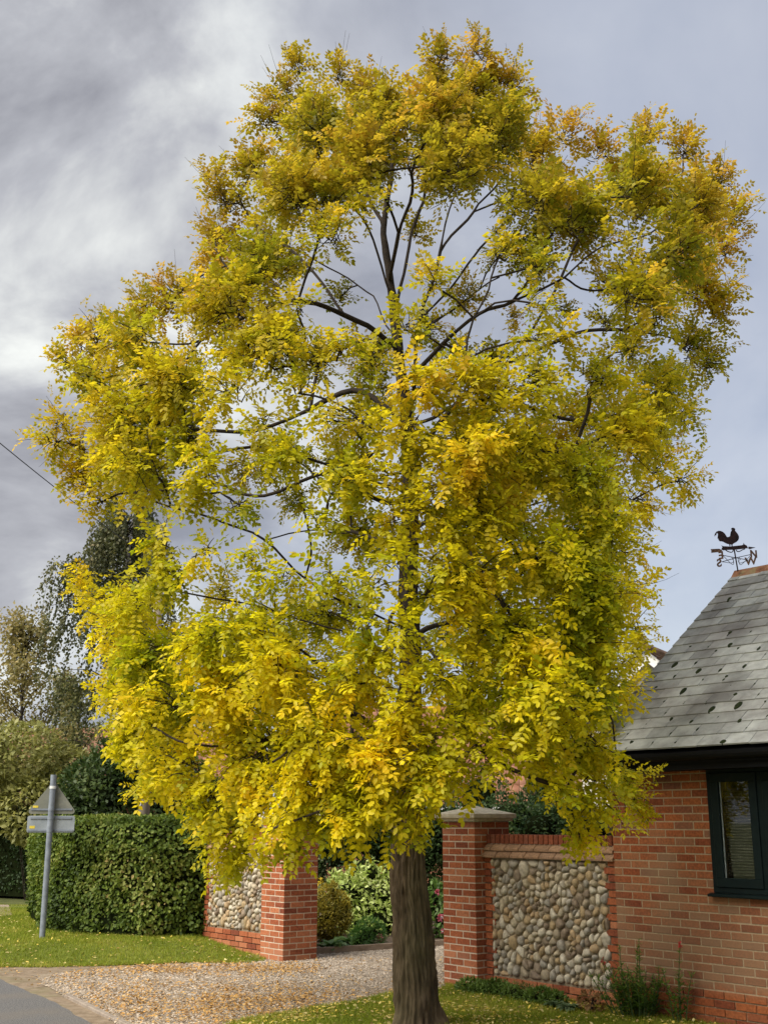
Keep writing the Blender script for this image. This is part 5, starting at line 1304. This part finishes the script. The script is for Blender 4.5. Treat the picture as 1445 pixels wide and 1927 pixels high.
# weights down the tree
wgt = np.zeros(len(nodes))
for (e_, p, r, k, d) in tips:
    j = e_
    while j != -1: wgt[j] += r * r; j = par[j]
def nrad(i): return max(.009, .0225 * (wgt[i] ** .47))
isl = set()
for (s0, a, b2) in limb_chains:
    ids = [s0] + list(range(a, b2))
    rr_ = [nrad(i) for i in ids]; rr_[0] = rr_[1] * 1.05
    for q in range(1, len(rr_)): rr_[q] = max(.007, min(rr_[q], rr_[q - 1]))
    v, f = tube_np([nodes[i] for i in ids], rr_, 9)
    v += np.array([mnoise.noise_vector(Vector(q) * 9)[:] for q in v]) * .007
    mesh_np('limb', v, f, M['branch'], tree, smooth=True); isl.update(range(a, b2))
BV, BF, nb_ = [], [], 0
def addtube(pts, rad, seg):
    global nb_
    v, f = tube_np(pts, rad, seg); BV.append(v); BF.append(f + nb_); nb_ += len(v)
kids = {}
for i, p_ in enumerate(par): kids.setdefault(p_, []).append(i)
for i in range(NT, len(nodes)):
    if i in isl: continue
    if par[i] in isl or par[i] < NT or (len(kids.get(par[i], [])) > 1 and kids[par[i]][0] != i and i - 1 != par[i]):
        ids = [par[i], i]
        while True:
            nx = [c for c in kids.get(ids[-1], []) if c == ids[-1] + 1 and c not in isl]
            if not nx: break
            ids.append(nx[0])
        rr_ = [nrad(j) for j in ids]; rr_[0] = rr_[1]
        addtube([nodes[j] for j in ids], rr_, 6)
# twigs and compound leaves
def compound(npair, seed, hexa=True):
    """pinnate leaf in (along, across, up) metres for unit length 1: leaflet template vertices and faces"""
    r = np.random.default_rng(seed); P, D, Nn, L, W = [], [], [], [], []
    for i in range(npair):
        f_ = .18 + .72 * i / max(1, npair - 1); z = -.16 * f_ ** 2
        for s in (-1, 1):
            if r.random() < .08: continue
            a = math.radians(r.uniform(52, 78)); el = r.normal(-.18, .28)
            P.append((f_ + r.normal(0, .015), s * .01, z)); D.append((math.cos(a) * math.cos(el), s * math.sin(a) * math.cos(el), math.sin(el)))
            Nn.append((r.normal(0, .3), r.normal(0, .3), 1)); L.append(.265 * r.uniform(.85, 1.15) * (1 - .25 * abs(f_ - .5))); W.append(.145 * r.uniform(.85, 1.15))
    P.append((.93, 0, -.15)); D.append((1, r.normal(0, .15), -.35)); Nn.append((.2, 0, 1)); L.append(.25); W.append(.145)
    c = np.zeros((len(P), 3)); V, Fc, _ = leaf_arrays(np.array(P), np.array(D), np.array(Nn), np.array(L), np.array(W) * (1 if hexa else 1.12), c, HEX_V if hexa else DIA_V, HEX_F if hexa else DIA_F)
    k = len(V); st_ = np.array([(0, -.004, 0), (0, .004, 0), (.5, .004, -.04), (.5, -.004, -.04), (.95, .003, -.15), (.95, -.003, -.15)])
    V = np.vstack([V, st_]); Fc = np.vstack([Fc, [(k, k + 1, k + 2, k + 3), (k + 3, k + 2, k + 4, k + 5)]])
    return V, Fc
TEMPL = [compound(n_, s_, h_) for h_ in (True, False) for n_, s_ in ((4, 1), (5, 2), (5, 3), (6, 4), (4, 5), (5, 6))]
LP, LD, LN, LS, LT = [], [], [], [], []
crown_mid = Vector((0, 0, 5.2))
for (e_, p, r, k, d) in tips:
    s = nodes[e_]; pr_ = nodes[par[e_]] if par[e_] >= 0 else s
    outw = Vector((p.x, p.y, (p.z - 4.6) * .55)).normalized()
    r = max(.13, r - .085)
    ntw = max(9, int(34 * (r / .32) ** 1.5)); 
    if k == 'e': ntw = int(ntw * 1.2)
    for t_ in range(ntw):
        dirv = Vector(rand_dir(1)[0]); dirv = (dirv * 1.0 + outw * .55 + Vector((0, 0, .25 if p.z > 5 else .02))).normalized()
        ln = r * rng.uniform(.6, 1.38)
        st_ = s + Vector(rng.normal(0, .10 * r / .4, 3))
        bend = Vector((0, 0, .18 * ln if p.z > 6.5 else (-.22 * ln if p.z < 3.2 else -.02)))
        pts = [st_, st_ + dirv * ln * .5 - bend * .3, st_ + dirv * ln + bend * .6]
        pts = catmull(pts, 3)
        addtube(pts, np.linspace(.0065, .0025, len(pts)), 3)
        if k == 'e' and t_ < (4 if p.z > 6 else 2):
            up_ = (outw * .55 + Vector((0, 0, .75 if p.z > 5 else .2)) + Vector(rng.normal(0, .35, 3))).normalized(); ls_ = rng.uniform(.14, .36)
            b0 = s + up_ * r * .45; sp_ = [b0 + up_ * ls_ * q_ + Vector((0, 0, -.06 * q_ * q_)) for q_ in (0, .33, .66, 1)]
            addtube(sp_, [.005, .004, .003, .0015], 3)
            for q_ in range(int(ls_ / .045)):
                f2 = (q_ + .5) / (ls_ / .045); pos = b0 + up_ * ls_ * f2; sd = Vector(rand_dir(1)[0]); sd = (sd - up_ * sd.dot(up_)).normalized()
                LP.append(pos[:]); LD.append((up_ * .75 + sd * .75).normalized()[:]); LN.append((rng.normal(0, .5), rng.normal(0, .5) - .3, 1.0)); LS.append(rng.uniform(.13, .22) * (1.1 - .35 * f2)); LT.append((pos.z, 1.1, d, 1.0))
        if rng.random() < .12 and k == 'e':
            tipd = (pts[-1] - pts[-3]).normalized()
            addtube([pts[-1], pts[-1] + tipd * .12 + Vector((0, 0, .03)), pts[-1] + tipd * .26 + Vector((0, 0, .09))], [.0022, .0018, .0012], 3)
        nl = max(3, int(ln / .041))
        for q in range(nl):
            f_ = .22 + .78 * (q + rng.random() * .6) / nl
            x = min(f_, 1) * (len(pts) - 1); i0 = min(int(x), len(pts) - 2); pos = pts[i0].lerp(pts[i0 + 1], x - i0)
            td = (pts[i0 + 1] - pts[i0]).normalized(); side = Vector(rand_dir(1)[0]); side = (side - td * side.dot(td)).normalized()
            ld = td * (.55 if f_ < .92 else 1.2) + side * .8 + Vector((0, 0, .12 if p.z > 6 else -.28))
            LP.append(pos[:]); LD.append(ld.normalized()[:]); LN.append((rng.normal(0, .45), rng.normal(0, .45) - .12, 1.0)); LS.append(rng.uniform(.135, .255)); 
            rel = (pos - p).length / r
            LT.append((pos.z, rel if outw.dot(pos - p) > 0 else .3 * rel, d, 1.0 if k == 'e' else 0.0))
addV = np.vstack(BV); addF = np.vstack(BF)
o = mesh_np('branches', addV, addF, M['branch'], tree, smooth=True); o['kind'] = 'stuff'; o['label'] = 'dark fine branches and twigs'
LP, LD, LN, LS, LT = np.array(LP), norm(np.array(LD)), norm(np.array(LN)), np.array(LS), np.array(LT)
nL = len(LP)
n_lo, n_hi = vnoise(LP, .75, 1.3), vnoise(LP, 2.6, 4.1)
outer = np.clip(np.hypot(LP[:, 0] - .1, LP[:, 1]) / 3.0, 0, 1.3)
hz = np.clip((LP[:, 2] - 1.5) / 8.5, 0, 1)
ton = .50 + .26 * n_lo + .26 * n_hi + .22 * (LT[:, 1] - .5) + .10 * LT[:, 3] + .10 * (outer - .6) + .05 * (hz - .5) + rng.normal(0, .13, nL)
ton = np.clip(ton, 0, 1)
lowp_ = [(0, (.25, .31, .012)), (.3, (.45, .46, .012)), (.6, (.66, .58, .013)), (.85, (.82, .66, .015)), (1, (.84, .60, .02))]
topp_ = [(0, (.15, .175, .016)), (.3, (.26, .255, .018)), (.55, (.41, .335, .02)), (.8, (.52, .365, .028)), (1, (.54, .32, .04))]  # amber upper leaves, also painted darker as if seen from below against sky
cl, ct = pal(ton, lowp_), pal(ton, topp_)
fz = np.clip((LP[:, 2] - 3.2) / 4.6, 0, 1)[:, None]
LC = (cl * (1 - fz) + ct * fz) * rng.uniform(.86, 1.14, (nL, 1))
# the leaves that show largest: nearest the camera
cdist = np.linalg.norm(LP + np.array(TB[:]) - np.array([0, 0, CAMH]), axis=1)
tid = rng.integers(0, 6, nL) + np.where(cdist < 9.6, 0, 6)
big = set(np.argsort(cdist)[:290].tolist())
mask = np.ones(nL, bool); mask[list(big)] = False
AV, AF, AC, off = [], [], [], 0
for t_, (tv, tf) in enumerate(TEMPL):
    ix = np.where((tid == t_) & mask)[0]
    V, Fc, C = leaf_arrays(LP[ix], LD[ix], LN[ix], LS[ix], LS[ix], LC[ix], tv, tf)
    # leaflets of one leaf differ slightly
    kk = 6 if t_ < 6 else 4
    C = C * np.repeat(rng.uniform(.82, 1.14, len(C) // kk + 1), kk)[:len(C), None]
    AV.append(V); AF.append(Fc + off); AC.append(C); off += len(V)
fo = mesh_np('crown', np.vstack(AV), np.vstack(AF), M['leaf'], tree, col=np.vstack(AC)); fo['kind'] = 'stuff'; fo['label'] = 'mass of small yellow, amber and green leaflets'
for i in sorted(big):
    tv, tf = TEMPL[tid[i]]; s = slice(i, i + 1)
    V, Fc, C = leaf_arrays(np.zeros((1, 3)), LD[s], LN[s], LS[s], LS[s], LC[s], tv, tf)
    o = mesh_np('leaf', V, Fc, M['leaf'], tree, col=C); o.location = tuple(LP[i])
print('leaves', nL, 'clumps', len(clumps), 'crown tris', len(fo.data.polygons) * 2, 'house bricks', nb, 'slates', ns)
